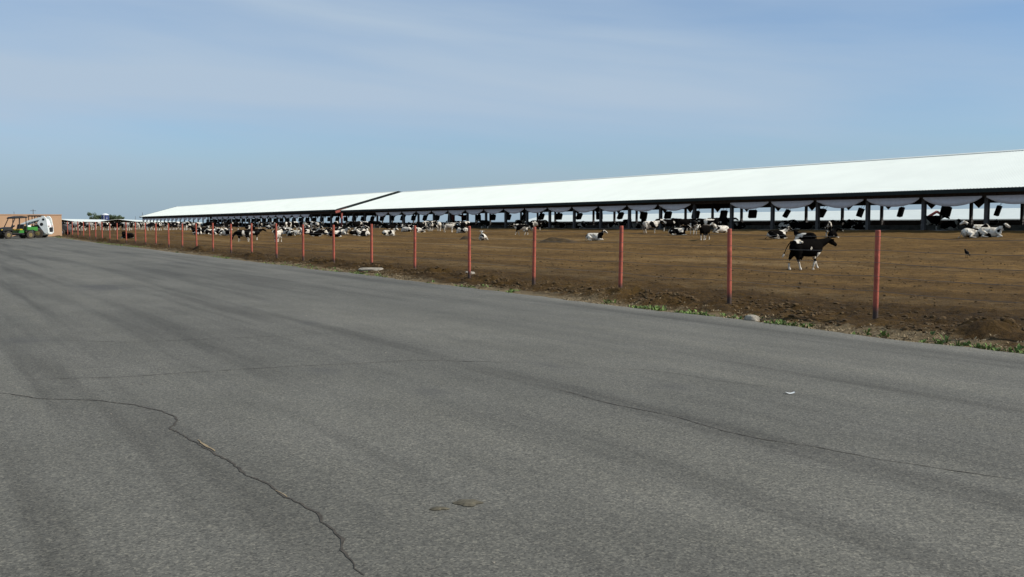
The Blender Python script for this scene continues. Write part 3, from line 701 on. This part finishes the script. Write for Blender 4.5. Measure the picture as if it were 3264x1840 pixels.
# ------------------------------------------------------------------ cows
def remeshed(mb, voxel, extra=None, smooth=4):
    me = mb.mesh('cow_tmp'); o = bpy.data.objects.new('cow_tmp', me); C.objects.link(o)
    m = o.modifiers.new('r', 'REMESH'); m.mode = 'VOXEL'; m.voxel_size = voxel
    s = o.modifiers.new('s', 'SMOOTH'); s.iterations = smooth; s.factor = .5
    dg = bpy.context.evaluated_depsgraph_get(); dg.update(); out = bpy.data.meshes.new_from_object(o.evaluated_get(dg)); bpy.data.objects.remove(o)
    if extra:
        bm = bmesh.new(); bm.from_mesh(out); t = extra.mesh('t'); bm.from_mesh(t); bm.to_mesh(out); bm.free()
    out.polygons.foreach_set('use_smooth', [True] * len(out.polygons)); return out
TRUNK = [(-.83, 1.16, .09, .13), (-.77, 1.13, .20, .25), (-.64, 1.09, .265, .33), (-.45, 1.06, .28, .36), (-.2, 1.03, .32, .385), (.08, 1.01, .345, .41), (.3, 1.01, .33, .41), (.5, 1.03, .28, .39), (.66, 1.07, .23, .35), (.78, 1.10, .17, .27), (.85, 1.12, .10, .16)]
def head(mb, ex, poll, muz, side=(0, 1, 0)):
    poll = Vector(poll); muz = Vector(muz); d = muz - poll; ln = d.length
    sd_ = Vector(side).normalized(); up = sd_.cross(d.normalized())
    if up.z < 0: up = -up
    P = [poll + d * u for u in (-.12, .08, .32, .62, .86, 1.0, 1.05)]; rr = [(.075, .08), (.115, .125), (.125, .135), (.09, .105), (.085, .09), (.075, .075), (.045, .045)]
    mb.rings(P, rr, 12, up=up)
    for s in (-1, 1):
        c = poll + d * .06 + sd_ * s * .2 + up * .02; Mx = Matrix((sd_ * s, d.normalized(), up)).transposed()
        ex.ell(c, (.12, .035, .055), 8, 5, Mx)
        e = poll + d * .36 + sd_ * s * .118 + up * .045; ex.ell(e, (.02, .02, .02), 6, 4)
def tail(ex, pts): ex.rings(pts, [.035, .026, .02, .018, .04, .02][:len(pts)], 6)
def cow_stand(kind):
    mb = MB(); ex = MB(); zc = 0
    mb.rings([(x, 0, z) for x, z, w, h in TRUNK], [(w, h) for x, z, w, h in TRUNK], 16)
    mb.ell((-.72, .13, 1.27), (.1, .08, .08)); mb.ell((-.72, -.13, 1.27), (.1, .08, .08)); mb.ell((-.42, .24, 1.28), (.1, .07, .07)); mb.ell((-.42, -.24, 1.28), (.1, .07, .07))
    mb.ell((.46, 0, 1.33), (.22, .13, .12))
    if kind == 'graze':
        mb.rings([(.6, 0, 1.12), (.9, 0, 1.05), (1.15, 0, .82), (1.28, 0, .62)], [(.16, .27), (.13, .2), (.11, .15), (.09, .11)], 12); head(mb, ex, (1.27, 0, .6), (1.40, 0, .17))
    elif kind == 'turn':
        mb.rings([(.6, 0, 1.16), (.88, .08, 1.28), (1.05, .25, 1.36), (1.10, .36, 1.38)], [(.16, .27), (.13, .2), (.11, .15), (.1, .12)], 12); head(mb, ex, (1.11, .40, 1.38), (1.20, .82, 1.14), (1, -.2, 0))
    else:
        mb.rings([(.6, 0, 1.16), (.88, 0, 1.24), (1.12, 0, 1.33), (1.26, 0, 1.37)], [(.16, .28), (.135, .21), (.11, .15), (.095, .12)], 12); head(mb, ex, (1.28, 0, 1.38), (1.68, 0, 1.13))
    if kind == 'walk': off = {(1, 1): (.26, .05), (1, -1): (-.22, 0), (-1, 1): (-.17, 0), (-1, -1): (.20, .0)}
    else: off = {(1, 1): (.05, 0), (1, -1): (-.05, 0), (-1, 1): (-.05, 0), (-1, -1): (.08, 0)}
    for s in (-1, 1):
        o, up = off[(1, s)]; y = s * .17
        mb.rings([(.5, y, 1.0), (.52, y, .76), (.50 + o * .5, y, .43 + up), (.49 + o * .92, y * .95, .13 + up), (.51 + o, y * .95, .055 + up), (.52 + o, y * .95, up)], [(.11, .17), (.10, .12), .062, .045, .058, .066], 10)
        o, up = off[(-1, s)]; y = s * .17
        mb.rings([(-.58, y, 1.08), (-.55 + o * .2, y * 1.05, .80), (-.68 + o * .55, y, .50), (-.66 + o * .9, y * .95, .30), (-.63 + o * 1.0, y * .95, .12), (-.60 + o, y * .95, .055), (-.58 + o, y * .95, 0)], [(.13, .24), (.115, .17), (.062, .075), .05, .046, .058, .066], 10)
    mb.ell((-.36, 0, .63), (.22, .17, .14))
    for a in (-.28, -.44):
        for s in (-1, 1): mb.rings([(a, s * .07, .56), (a, s * .07, .45)], [.035, .028], 6)
    tp = [(-.82, 0, 1.25), (-.92, 0, 1.12), (-.94, 0, .85), (-.92, .03, .62), (-.92, .04, .5), (-.91, .05, .38)] if kind != 'walk' else [(-.82, 0, 1.25), (-.95, 0, 1.2), (-1.06, .02, 1.02), (-1.13, .05, .82), (-1.18, .06, .7), (-1.25, .07, .58)]
    tail(ex, tp)
    return remeshed(mb, .03, ex)
def cow_lie(kind):
    mb = MB(); ex = MB(); dz = -.64
    T = [(x, z + dz + (.02 if abs(x) < .5 else 0), w * 1.12, h * .98) for x, z, w, h in TRUNK]
    mb.rings([(x, 0, z) for x, z, w, h in T], [(w, h) for x, z, w, h in T], 16)
    mb.ell((.46, 0, 1.33 + dz), (.2, .12, .1)); mb.ell((-.5, .22, 1.26 + dz), (.1, .07, .07)); mb.ell((-.5, -.22, 1.26 + dz), (.1, .07, .07))
    if kind == 'turn':
        mb.rings([(.6, 0, .55), (.85, -.06, .72), (.95, -.25, .85), (.95, -.4, .92)], [(.17, .27), (.14, .2), (.11, .15), (.1, .12)], 12); head(mb, ex, (.95, -.42, .93), (.86, -.84, .72), (1, .2, 0))
    else:
        mb.rings([(.58, 0, .52), (.84, 0, .72), (.98, 0, .90), (1.06, 0, 1.0)], [(.17, .28), (.145, .21), (.115, .15), (.1, .12)], 12); head(mb, ex, (1.08, 0, 1.03), (1.45, 0, .79))
    for s in (-1, 1):
        mb.rings([(.5, s * .2, .36), (.72, s * .25, .2), (.93, s * .24, .10), (.72, s * .3, .06), (.55, s * .31, .05)], [.14, .10, .065, .05, .05], 10)
    mb.rings([(-.5, -.2, .4), (-.2, -.42, .26), (-.45, -.55, .1), (-.15, -.62, .06), (.0, -.64, .05)], [.24, .17, .08, .05, .05], 10)
    mb.rings([(-.5, .22, .36), (-.2, .34, .2), (-.5, .36, .09), (-.25, .38, .06)], [.22, .15, .07, .05], 10)
    tail(ex, [(-.82, 0, .6), (-.9, 0, .45), (-.93, .05, .2), (-.95, .12, .06), (-.95, .25, .04), (-.94, .35, .03)])
    return remeshed(mb, .03, ex)
def set_bias(me, fn):
    n = len(me.vertices); co = np.empty(n * 3, np.float32); me.vertices.foreach_get('co', co); co = co.reshape(-1, 3)
    a = me.attributes.new('bias', 'FLOAT', 'POINT'); a.data.foreach_set('value', np.array([fn(*p) for p in co], np.float32)); me.materials.append(M['cow']); return me
def stand_bias(x, y, z):
    b = 0
    if z < .42 and x < 1.2: b += .45 * min(1, (.42 - z) / .1)
    if z < .75 and abs(y) < .15 and abs(x) < .5: b += .12
    if x > 1.0 and z > .9: b -= .12
    if x > 1.3 and abs(y) < .04: b += .3
    if x < -.86 and z < .55: b += .4
    return b
def lie_bias(x, y, z):
    b = 0
    if z < .13 and (x > .5 or abs(y) > .45): b += .4
    if x > .95 and z > .7: b -= .05
    if x > 1.15 and abs(y) < .045: b += .35
    return b
def hero_bias(x, y, z):
    if z > 1.24 and -.66 < x < -.38 and -.3 < y < .05: return .6                     # white patch over the hips
    if z < .40 and x < 1.0: return .6 * min(1, (.40 - z) / .06) if not (x < -.5 and y > 0 and z > .3) else -.4
    if z < .82 and x > .45 and abs(y) < .28 and z > .5: return .25                 # white brisket
    if x < -1.1 and z < .8: return .3
    if (x - .05) ** 2 + ((z - 1.0) * .6) ** 2 < .0016 and y < 0: return .5
    return -.4
def front_blaze(x, y, z):
    b = stand_bias(x, y, z)
    if x > 1.2 and abs(y) < .07: b += .4
    if x < 1.1 and z > .45: b -= .3
    return b
def neck_dark(x, y, z):
    b = lie_bias(x, y, z)
    if .5 < x < 1.05 and z > .25: b -= .5
    elif x > 1.15: b += .25 if abs(y) < .07 else -.2
    else: b += .1
    return b
CM = {k: set_bias(cow_stand(k), stand_bias) for k in ('stand', 'graze', 'turn', 'walk')}
CM['lie'] = set_bias(cow_lie('lie'), lie_bias); CM['lieturn'] = set_bias(cow_lie('turn'), lie_bias)
def variant(src, fn):
    me = CM[src].copy(); me.attributes.remove(me.attributes['bias']); me.materials.clear(); return set_bias(me, fn)
CM['hero'] = variant('walk', hero_bias); CM['blaze'] = variant('stand', front_blaze); CM['lieneck'] = variant('lie', neck_dark)
BLACK, PATCHED, PALE = .66, .50, .40
COWS = 0
def cow(kind, D, t, ang, coat, label, group=None, scale=1.0, seed=None, on=None):
    """ang: heading measured from image right, counter-clockwise towards the viewer's far side"""
    global COWS; COWS += 1
    o = bpy.data.objects.new('cow', CM[kind]); C.objects.link(o)
    z = on if on is not None else min(terr(D, t), gz(D, t) + .02) if D < 80 else BF + .02
    o.location = (D, t, z - .012); o.rotation_euler = (0, 0, R(ang) - YAW); o.scale = (scale,) * 3
    o.color = ((COWS * .6180339) % 1 if seed is None else seed, coat, 0, 1)
    return tag(o, label, 'cow', group)
def cowpx(kind, px, py, ang, coat, label, group=None, scale=1.0, seed=None):
    p = ground_hit(px, py, 14); return cow(kind, p.x, p.y, ang, coat, label, group, scale, seed)
def cowz(kind, px, z, ang, coat, label, group=None, scale=1.0, seed=None):
    D, t = colZ(px, z); return cow(kind, D, t, ang, coat, label, group, scale, seed)
# --- the cows one can single out
p = ground_hit(2568, 860, 14); cow('hero', p.x, p.y, 20, .45, 'black cow with white rump patch and white lower legs walking in the open lot', scale=1.0)
cowpx('lie', 1893, 767, -25, PALE, 'white cow with black neck lying alone in the open lot', seed=.21).data = CM['lieneck']
cowpx('lieturn', 2567, 771, 150, BLACK, 'black cow lying down just behind the walking black cow', seed=.4)
cowpx('lie', 2475, 762, 10, .56, 'dark cow with white shoulder mark and white feet lying with head raised', seed=.33)
cowpx('stand', 2640, 755, 70, .55, 'standing dark cow with pale legs behind a black lying cow', seed=.71)
cowpx('lieturn', 2654, 757, 60, BLACK, 'black cow lying at the feet of a standing cow', seed=.5, scale=.85)
cowpx('lie', 3098, 758, 5, .40, 'mostly white cow lying beside another cow with raised head', seed=.12)
cowpx('lie', 3152, 757, -30, .47, 'patched cow lying with raised white face against a lying white cow', seed=.83)
cowpx('lie', 3118, 746, 170, .44, 'pale cow lying behind the pair of resting cows', seed=.64)
cowpx('stand', 2073, 744, 8, .42, 'white cow with black patches standing side on before the barn', seed=.27)
cowpx('blaze', 2246, 765, 235, .45, 'black cow with pale face blaze and white legs facing the drive', seed=.2)
cowpx('lie', 2158, 751, -20, .55, 'black cow with white nose lying among the standing cows', seed=.9)
cowpx('stand', 2210, 747, 95, .5, 'cow seen from behind with white hind legs', seed=.36)
cowpx('stand', 2130, 738, 185, .58, 'black cow standing with its white tail end towards a patched cow', seed=.44)
cowpx('stand', 2176, 737, 5, BLACK, 'solid black cow standing in the middle of the resting group', seed=.13)
cowpx('stand', 2266, 739, 176, .62, 'large dark cow standing side on at the barn edge', scale=1.05, seed=.57)
cowpx('turn', 2302, 733, 40, BLACK, 'black cow standing highest at the barn edge with its head turned', seed=.7)
cowpx('lie', 2300, 743, 200, .40, 'white cow lying below the black cows at the barn edge', seed=.77)
cowpx('walk', 1662, 750, 180, .50, 'patched cow with white face walking along the lot', seed=.31)
cowpx('stand', 1710, 735, 10, .60, 'black cow with white hind leg standing behind a walking patched cow', seed=.93)
cowpx('lie', 1538, 765, 95, .43, 'pale muddy cow lying with its back to the drive', seed=.52)
cowpx('stand', 1430, 741, 5, .42, 'pale patched cow standing side on near the red mast', seed=.16)
cowpx('turn', 1400, 737, 90, .44, 'pale cow with raised head standing near the red mast', seed=.66)
cowpx('lie', 1474, 742, 170, .47, 'black and white cow lying beyond a red post near the barn', seed=.39)
cowpx('lie', 1238, 752, 12, .42, 'white cow with black back patch lying near the barn', seed=.88)
cowpx('lieturn', 1336, 741, 20, .44, 'small pale cow lying alone between two red posts', seed=.25)
cowpx('stand', 886, 772, 262, .44, 'narrow white cow seen head on in the open lot', seed=.72)
cowpx('graze', 776, 771, 185, .58, 'black cow with white shoulder patch grazing the lot with lowered head', seed=.55)
cowpx('stand', 806, 766, 15, .62, 'black cow with white legs standing beside the head-down cow', seed=.42)
cowz('lieturn', 407, 120, 168, .72, 'black cow lying by itself beyond the fence posts', seed=.61, scale=.9)
# --- crowds
rnd = random.Random(77)
def crowd(n, pxr, zr, kinds, lab, group, coats=None, sc=(.94, 1.04), mind=1.7, dlim=(13.9, 79)):
    pts = []; tries = 0
    while len(pts) < n and tries < 6000:
        tries += 1; px = rnd.uniform(*pxr); z = rnd.uniform(*zr); D, t = colZ(px, z)
        if not dlim[0] < D < dlim[1] or any((D - a) ** 2 + (t - b) ** 2 < mind ** 2 for a, b in pts): continue
        pts.append((D, t))
        cw = rnd.choice(((BLACK, 'mostly black'), (.62, 'nearly black'), (.57, 'dark patched'), (.53, 'black and white'), (.48, 'pale patched'), (.44, 'mostly white')) if not coats else coats)
        ang = rnd.choice((0, 180, 0, 180, 90, 270)) + rnd.uniform(-35, 35)
        kd = rnd.choice(kinds); ps = {'stand': 'cow standing', 'turn': 'cow standing, head turned,', 'graze': 'cow standing, head lowered,', 'lie': 'cow lying', 'lieturn': 'cow lying, head turned,'}[kd]
        cow(kd, D, t, ang, cw[0], cw[1] + ' ' + ps + ' ' + lab, group, rnd.uniform(*sc))
crowd(44, (196, 640), (160, 195), ('stand', 'stand', 'turn', 'graze'), 'in the crowded far row of the lot', 'cows crowded at the far end of the lot')
crowd(10, (622, 722), (136, 152), ('lie', 'lieturn'), 'in the small herd beyond the grazing cow', 'cows resting beyond the grazing cows')
crowd(22, (900, 1165), (134, 158), ('lie', 'lieturn', 'lie'), 'in the dense herd before the barn gap', 'cows resting before the barn gap', coats=((BLACK, 'mostly black'), (.57, 'dark patched'), (.53, 'black and white'), (.46, 'pale patched')))
crowd(34, (640, 1330), (165, 225), ('stand', 'stand', 'lie', 'turn'), 'near the farther barn edge', 'cows near the farther barn edge', coats=((BLACK, 'mostly black'), (.6, 'dark patched'), (.53, 'black and white')))
crowd(16, (1280, 1560), (150, 172), ('stand', 'lie', 'lieturn'), 'beside the shade strip below the curtains', 'cows along the near barn shade', coats=((BLACK, 'mostly black'), (.6, 'dark patched'), (.52, 'black and white')))
def inside(n, tr, Dr_, lab, group):
    pts = []; tries = 0
    while len(pts) < n and tries < 5000:
        tries += 1; D = rnd.uniform(*Dr_); t = rnd.uniform(*tr)
        if abs(D - 95) < 2.8 or any((D - a) ** 2 + (t - b) ** 2 < 2.2 ** 2 for a, b in pts): continue
        if any(abs(t - q) < 1.4 for q in near_frames + far_frames) and min(abs(D - 81.5), abs(D - 108.3)) < 1.6: continue
        pts.append((D, t)); cw = rnd.choice(((BLACK, 'black'), (.60, 'dark'), (.54, 'patched')))
        kd = rnd.choice(('lie', 'lieturn', 'lie', 'lie', 'stand')); ps = {'stand': 'cow standing', 'lie': 'cow lying', 'lieturn': 'cow lying, head turned,'}[kd]
        cow(kd, D, t, rnd.uniform(0, 360), cw[0], cw[1] + ' ' + ps + ' ' + lab, group, on=BF + .02)
inside(64, (56, 196), (83.5, 106), 'in the shade under the near barn roof', 'cows inside the near barn')
inside(40, (212, 360), (83.5, 106), 'in the shade under the farther barn roof', 'cows inside the farther barn')

# ------------------------------------------------------------------ crow on the dirt
p = ground_hit(3081, 823, 14); mb = MB(); ex = MB()
mb.rings([(-.10, 0, .12), (-.06, 0, .145), (0, 0, .165), (.06, 0, .195), (.10, 0, .225), (.125, 0, .25)], [.02, .045, .058, .05, .036, .026], 10); mb.ell((.135, 0, .262), (.04, .033, .033))
mb.rings([(.165, 0, .262), (.19, 0, .257), (.215, 0, .25)], [.016, .011, .004], 8); mb.rings([(-.08, 0, .13), (-.16, 0, .10), (-.23, 0, .075)], [(.03, .02), (.035, .014), (.04, .01)], 8)
for s in (-1, 1):
    mb.rings([(.05, s * .045, .19), (-.03, s * .055, .16), (-.13, s * .03, .115)], [(.014, .04), (.014, .04), (.008, .02)], 8); ex.rings([(.0, s * .025, .12), (.01, s * .027, .05), (.005, s * .028, .0)], [.010, .007, .007], 6)
    for a in (-.4, 0, .4): ex.rings([(.005, s * .028, .006), (.045 * math.cos(a), s * .028 + .045 * math.sin(a), .004)], [.005, .003], 5)
crow = ob('crow', remeshed(mb, .009, ex, 2), M['bird'], None, (p.x, p.y, terr(p.x, p.y))); crow.rotation_euler = (0, 0, R(215) - YAW); crow.scale = (1.35, 1.5, 1.75); tag(crow, 'small black crow standing on the open brown dirt', 'bird')

# ------------------------------------------------------------------ tan wall, vehicles, trailer
cx, ct = 13.0, colD(197, 13.0)[1]; wz = road_z(ct)
wall = thing('block_wall', 'long flat topped tan masonry wall behind the parked vehicles', 'wall', (cx, ct, wz))
mb = MB(); mb.box(-60, 0, 0, .3, -.3, 2.08); mb.build('wall_face', M['tan'], wall)
mb = MB(); mb.box(-.3, 0, .303, 9, -.3, 2.08); mb.build('return_wall', M['tan'], wall)
mb = MB(); mb.box(-60.02, .03, -.03, .33, 2.083, 2.17); mb.build('coping', mat('tan_coping', (.42, .26, .16), .9, .1, 1), wall)

def wheel(parent, x, y, r, w, rimm, name='wheel'):
    t = MB(); t.rings([(x, y - w / 2, r), (x, y - w / 2 + .03, r), (x, y + w / 2 - .03, r), (x, y + w / 2, r)], [r * .88, r, r, r * .88], 20)
    for i in range(18):
        a = 6.2832 * i / 18; t.bar((x + math.cos(a) * r * .99, y - w / 2 + .02, r + math.sin(a) * r * .99), (x + math.cos(a + .12) * r * .99, y + w / 2 - .02, r + math.sin(a + .12) * r * .99), .035, .04)
    o = t.build('wheel', M['tyre'], parent)
    s = -1 if y < 0 else 1
    m = MB(); m.rings([(x, y + s * (w / 2 - .02), r), (x, y + s * (w / 2 + .012), r)], [r * .56, r * .5], 16); m.rings([(x, y + s * (w / 2 + .012), r), (x, y + s * (w / 2 + .03), r)], [r * .2, r * .16], 10); m.build('rim', rimm, o)
def utv():
    D, t = colZ(50, 85); z = road_z(t); hd = RGT * -.60 + FWD * -.80
    u = thing('utility_vehicle', 'green utility cart with black roof and rear cargo bed parked before the tan wall', 'vehicle', (D, t, z), math.atan2(hd.y, hd.x))
    for x in (.98, -.92):
        for y in (-.6, .6): wheel(u, x, y, .32, .26, M['dustyrim'])
    mb = MB(); mb.box(-1.35, 1.25, -.42, .42, .30, .46); mb.build('chassis', M['black'], u, bevel=.02)
    mb = MB(); mb.prism([(.62, .5), (1.38, .46), (1.42, .72), (1.25, .92), (.66, 1.02), (.55, .8)], -.6, .6); hood = mb.build('hood', M['black'], u, bevel=.04)  # hood black carries the shade on the cart's front
    mb = MB(); mb.box(1.36, 1.46, -.45, .45, .42, .80); mb.build('grille', M['black'], u, bevel=.02)
    for y in (-.42, .42): mb = MB(); mb.rings([(1.36, y, .74), (1.445, y, .74)], [.08, .07], 10); mb.build('headlight', M['yellow'], u)
    mb = MB(); mb.bar((1.5, -.5, .5), (1.5, .5, .5), .06, .06); mb.bar((1.5, -.3, .35), (1.5, -.3, .8), .05, .05); mb.bar((1.5, .3, .35), (1.5, .3, .8), .05, .05); mb.build('bumper', M['black'], u)
    mb = MB(); mb.box(-.35, .62, -.66, .66, .40, .50); mb.build('floor_pan', M['black'], u)
    mb = MB(); mb.box(-.40, .05, -.62, .62, .5, .72); mb.build('seat_box', M['green'], u)
    for y in (-.3, .3):
        mb = MB(); mb.box(-.36, .1, y - .25, y + .25, .723, .84); mb.build('seat', M['yellow'], u, bevel=.04)
        mb = MB(); mb.prism([(-.42, .82), (-.30, .82), (-.40, 1.25), (-.52, 1.25)], y - .24, y + .24); mb.build('seat_back', M['black'], u, bevel=.03)
    mb = MB(); mb.rings([(.36, .3, 1.02), (.40, .3, 1.08)], [.17, .17], 14); mb.build('steering_wheel', M['black'], u)
    cage = MB()
    for y in (-.62, .62):
        cage.bar((.70, y, .98), (.30, y * .95, 1.82), .055, .055); cage.bar((.30, y * .95, 1.82), (-.62, y * .95, 1.86), .055, .055); cage.bar((-.62, y * .95, 1.86), (-.60, y, .6), .055, .055); cage.bar((.02, y, .6), (-.08, y * .95, 1.84), .05, .05)
    for x, zz in ((.30, 1.82), (-.62, 1.86)): cage.bar((x, -.6, zz), (x, .6, zz), .055, .055)
    cage.build('roll_cage', M['black'], u)
    mb = MB(); mb.prism([(.48, 1.76), (.34, 1.88), (-.2, 1.97), (-.74, 1.92), (-.74, 1.80), (.40, 1.72)], -.66, .66); mb.build('roof', M['black'], u, bevel=.02)
    bed = MB(); bed.box(-1.58, -.66, -.7, .7, .68, .74)
    for y in (-.7, .66): bed.box(-1.58, -.66, y, y + .04, .743, 1.02)
    bed.box(-.70, -.66, -.655, .655, .743, 1.10); bed.box(-1.58, -1.54, -.655, .655, .743, 1.02); bed.build('cargo_bed', M['green'], u)
    mb = MB(); mb.box(-1.1, -.80, .1, .5, .745, 1.16); mb.build('cargo_tub', M['white'], u, bevel=.02)
    for x in (.98, -.92):
        for s in (-1, 1): mb = MB(); mb.prism([(x - .42, .66), (x - .28, .76), (x + .28, .76), (x + .42, .66), (x + .42, .62), (x + .28, .71), (x - .28, .71), (x - .42, .62)], s * .6 - .14, s * .6 + .14); mb.build('fender', M['black'], u)
utv()
def skid():
    D, t = colZ(114, 89.5); z = road_z(t); hd = -RGT + FWD * -.12
    k = thing('skid_steer_loader', 'white skid steer loader with raised rear tower parked beside the tan wall', 'loader', (D, t, z), math.atan2(hd.y, hd.x))
    for x in (.50, -.44):
        for y in (-.68, .68): wheel(k, x, y, .41, .30, M['dustyrim'])
    mb = MB(); mb.prism([(.95, .30), (.95, .60), (.6, .86), (-.9, .86), (-1.05, .35), (-.8, .22)], -.5, .5); mb.build('body', M['white'], k, bevel=.02)
    mb = MB(); mb.prism([(-.55, .75), (-.55, 1.3), (-.75, 1.75), (-1.0, 1.70), (-1.28, .95), (-1.34, .32), (-1.0, .28), (-.9, .7)], -.47, .47); mb.build('engine_housing', M['white'], k, bevel=.05)
    mb = MB(); mb.box(-1.385, -1.335, -.36, .36, .55, .95); mb.build('rear_grille', M['black'], k)
    for y in (-.40, .40): mb = MB(); mb.box(-1.32, -1.27, y - .06, y + .06, 1.0, 1.12); mb.build('tail_lamp', M['redbeam'], k)
    cab = MB()
    for y in (-.44, .40):
        cab.box(.42, .48, y, y + .05, .86, 1.92); cab.box(-.10, -.04, y, y + .05, .86, 1.92); cab.box(-.56, -.50, y, y + .05, .86, 1.92)
        cab.box(-.5, .42, y, y + .05, .866, 1.1)
        for i in range(5): cab.box(-.48 + i * .1 , -.465 + i * .1, y + .01, y + .03, 1.1, 1.9)
    cab.build('cab_frame', M['black'], k)
    mb = MB(); mb.box(-.6, .55, -.48, .48, 1.925, 2.02); mb.build('cab_roof', M['black'], k, bevel=.03)
    mb = MB(); mb.box(-.40, .05, -.25, .25, .87, 1.15); mb.box(-.42, -.3, -.25, .25, 1.15, 1.6); mb.build('seat', M['black'], k)
    for y in (-.66, .66):
        a = y - .075; b = y + .075
        mb = MB(); mb.prism([(-.55, 1.62), (-.78, 1.98), (-1.0, 1.98), (-1.18, 1.75), (-1.30, .98), (-1.33, .42), (-.98, .42), (-.60, .98), (-.36, 1.34)], a, b); tw = mb.build('rear_tower', M['white'], k, bevel=.02)
        s = 1 if y > 0 else -1
        for cx_, cz, r in ((-.76, 1.22, .15), (-.92, 1.66, .11)):
            mb = MB(); mb.rings([(cx_, y + s * .076, cz), (cx_, y + s * .082, cz)], [r, r], 14); mb.build('opening', M['black'], tw)
        mb = MB(); mb.prism([(-.9, 1.84), (-.55, 1.62), (.35, 1.38), (.85, 1.16), (1.02, .62), (1.16, .62), (1.08, 1.26), (.45, 1.54), (-.55, 1.86)], a - .004, b + .004); mb.build('lift_arm', M['white'], k, bevel=.02)
        mb = MB(); mb.rings([(-.85, y, 1.05), (.35, y * .93, 1.36)], [.045, .035], 8); mb.build('lift_cylinder', M['rim'], k)
    mb = MB(); mb.prism([(1.05, .12), (1.05, .75), (1.15, .78), (1.2, .3), (1.75, .12), (1.75, .08)], -.85, .85); mb.build('bucket', M['column'], k, bevel=.01)
skid()
def trailer():
    D, t = colZ(201, 114); z = gz(D, t); hd = RGT
    k = thing('farm_trailer', 'dark farm trailer with pale wheel hub parked past the wall corner', 'trailer', (D, t, z), math.atan2(hd.y, hd.x))
    for y in (-.75, .75): wheel(k, .18, y, .34, .22, M['rim'])
    mb = MB(); mb.box(-1.2, 1.0, -.6, .6, .42, .55); mb.build('frame', M['wood'], k)
    mb = MB(); mb.prism([(-1.1, .56), (.9, .56), (.7, 1.05), (.2, 1.25), (-.8, 1.2), (-1.1, .9)], -.55, .55); mb.build('hopper', M['column'], k, bevel=.05)
    mb = MB(); mb.bar((.95, 0, .48), (2.1, 0, .40), .1, .1); mb.bar((2.05, 0, .4), (2.05, 0, 0), .07, .07); mb.build('drawbar', M['wood'], k)
trailer()

# ------------------------------------------------------------------ far background: silo, trees, utility poles
D, t = colZ(336, 690); s = thing('silo', 'dark blue silo with pale domed top among distant trees', 'silo', (D, t, BF))
mb = MB(); mb.rings([(0, 0, -.3), (0, 0, 7.6)], [2.55, 2.55], 24); tk = mb.build('tank', M['blue'], s, True)
mb = MB(); mb.rings([(0, 0, 7.602), (0, 0, 8.1), (0, 0, 8.6), (0, 0, 8.85)], [2.6, 2.2, 1.2, .5], 24); mb.build('dome', M['dome'], s)
for h in (1.5, 3, 4.5, 6): mb = MB(); mb.rings([(0, 0, h), (0, 0, h + .12)], [2.58, 2.58], 24); mb.build('band', M['blue'], s)
mb = MB(); mb.bar((-1.2, -2.4, 0), (-1.2, -2.4, 8.0), .35, .2); mb.build('ladder_chute', M['dome'], s)
def tree(px, z, w, h, seed, label):
    D, t = colZ(px, z); r = random.Random(seed); k = thing('tree', label, 'tree', (D, t, BF), 0, None)
    mb = MB(); mb.rings([(0, 0, -.2), (.1, 0, h * .3), (.0, .1, h * .6)], [.3, .22, .1], 8)
    for i in range(5):
        a = i * 1.3; mb.rings([(.08, 0, h * .28), (math.cos(a) * w * .25, math.sin(a) * w * .25, h * .6)], [.14, .05], 6)
    mb.build('trunk', M['bark'], k)
    cl = [(r.uniform(-.36, .36) * w, r.uniform(-.36, .36) * w, h * r.uniform(.42, .86), w * r.uniform(.13, .24)) for _ in range(13)]; v = []; f = []
    for _ in range(1500):
        x, y, zz, rad = r.choice(cl); d = Vector((r.gauss(0, 1), r.gauss(0, 1), r.gauss(0, .8))).normalized() * rad * r.uniform(.6, 1.05); c = Vector((x, y, zz)) + d
        u = Vector((r.gauss(0, 1), r.gauss(0, 1), r.gauss(0, 1))).normalized(); q = u.orthogonal().normalized(); sz = r.uniform(.16, .4); o = len(v)
        v += [tuple(c + u * sz), tuple(c + q * sz * .7), tuple(c - u * sz), tuple(c - q * sz * .7)]; f.append((o, o + 1, o + 2, o + 3))
    me = bpy.data.meshes.new('crown'); me.from_pydata(v, [], f); ob('crown', me, M['leaf'], k)
tree(297, 730, 8.0, 10.6, 1, 'tall rounded tree left of the blue silo')
tree(314, 720, 5.5, 9.2, 2, 'narrower tree squeezed between a rounded tree and the silo')
tree(356, 740, 6.5, 8.8, 3, 'small tree just right of the blue silo')
tree(374, 735, 6.0, 8.6, 4, 'second small tree right of the blue silo')
tree(390, 750, 4.0, 7.6, 5, 'low outermost bush-like tree right of the silo')
def upole(px, z, top, label, arm=True):
    D, t = colZ(px, z); h = EYE + (HOR - top) * z / FPX - BF; k = thing('utility_pole', label, 'pole', (D, t, BF))
    mb = MB(); mb.rings([(0, 0, -.4), (0, 0, h)], [.17, .11], 8); mb.build('pole', M['pole'], k)
    if arm:
        a = MB(); a.bar((-1.2 * RGT.x, -1.2 * RGT.y, h - .6), (1.2 * RGT.x, 1.2 * RGT.y, h - .6), .12, .14); a.build('crossarm', M['pole'], k)
        for q in (-1.05, -.5, .5, 1.05): i = MB(); i.rings([(q * RGT.x, q * RGT.y, h - .53), (q * RGT.x, q * RGT.y, h - .3)], [.06, .04], 8); i.build('insulator', M['rim'], k)
upole(107, 420, 668, 'utility pole with crossarm rising above the white loader')
upole(46, 640, 675, 'thin distant utility pole above the green cart', False)
upole(455, 640, 678, 'thin distant pole above the eave end of the long barns', False)
upole(432, 800, 690, 'short faint pole left of the barn eave end', False)
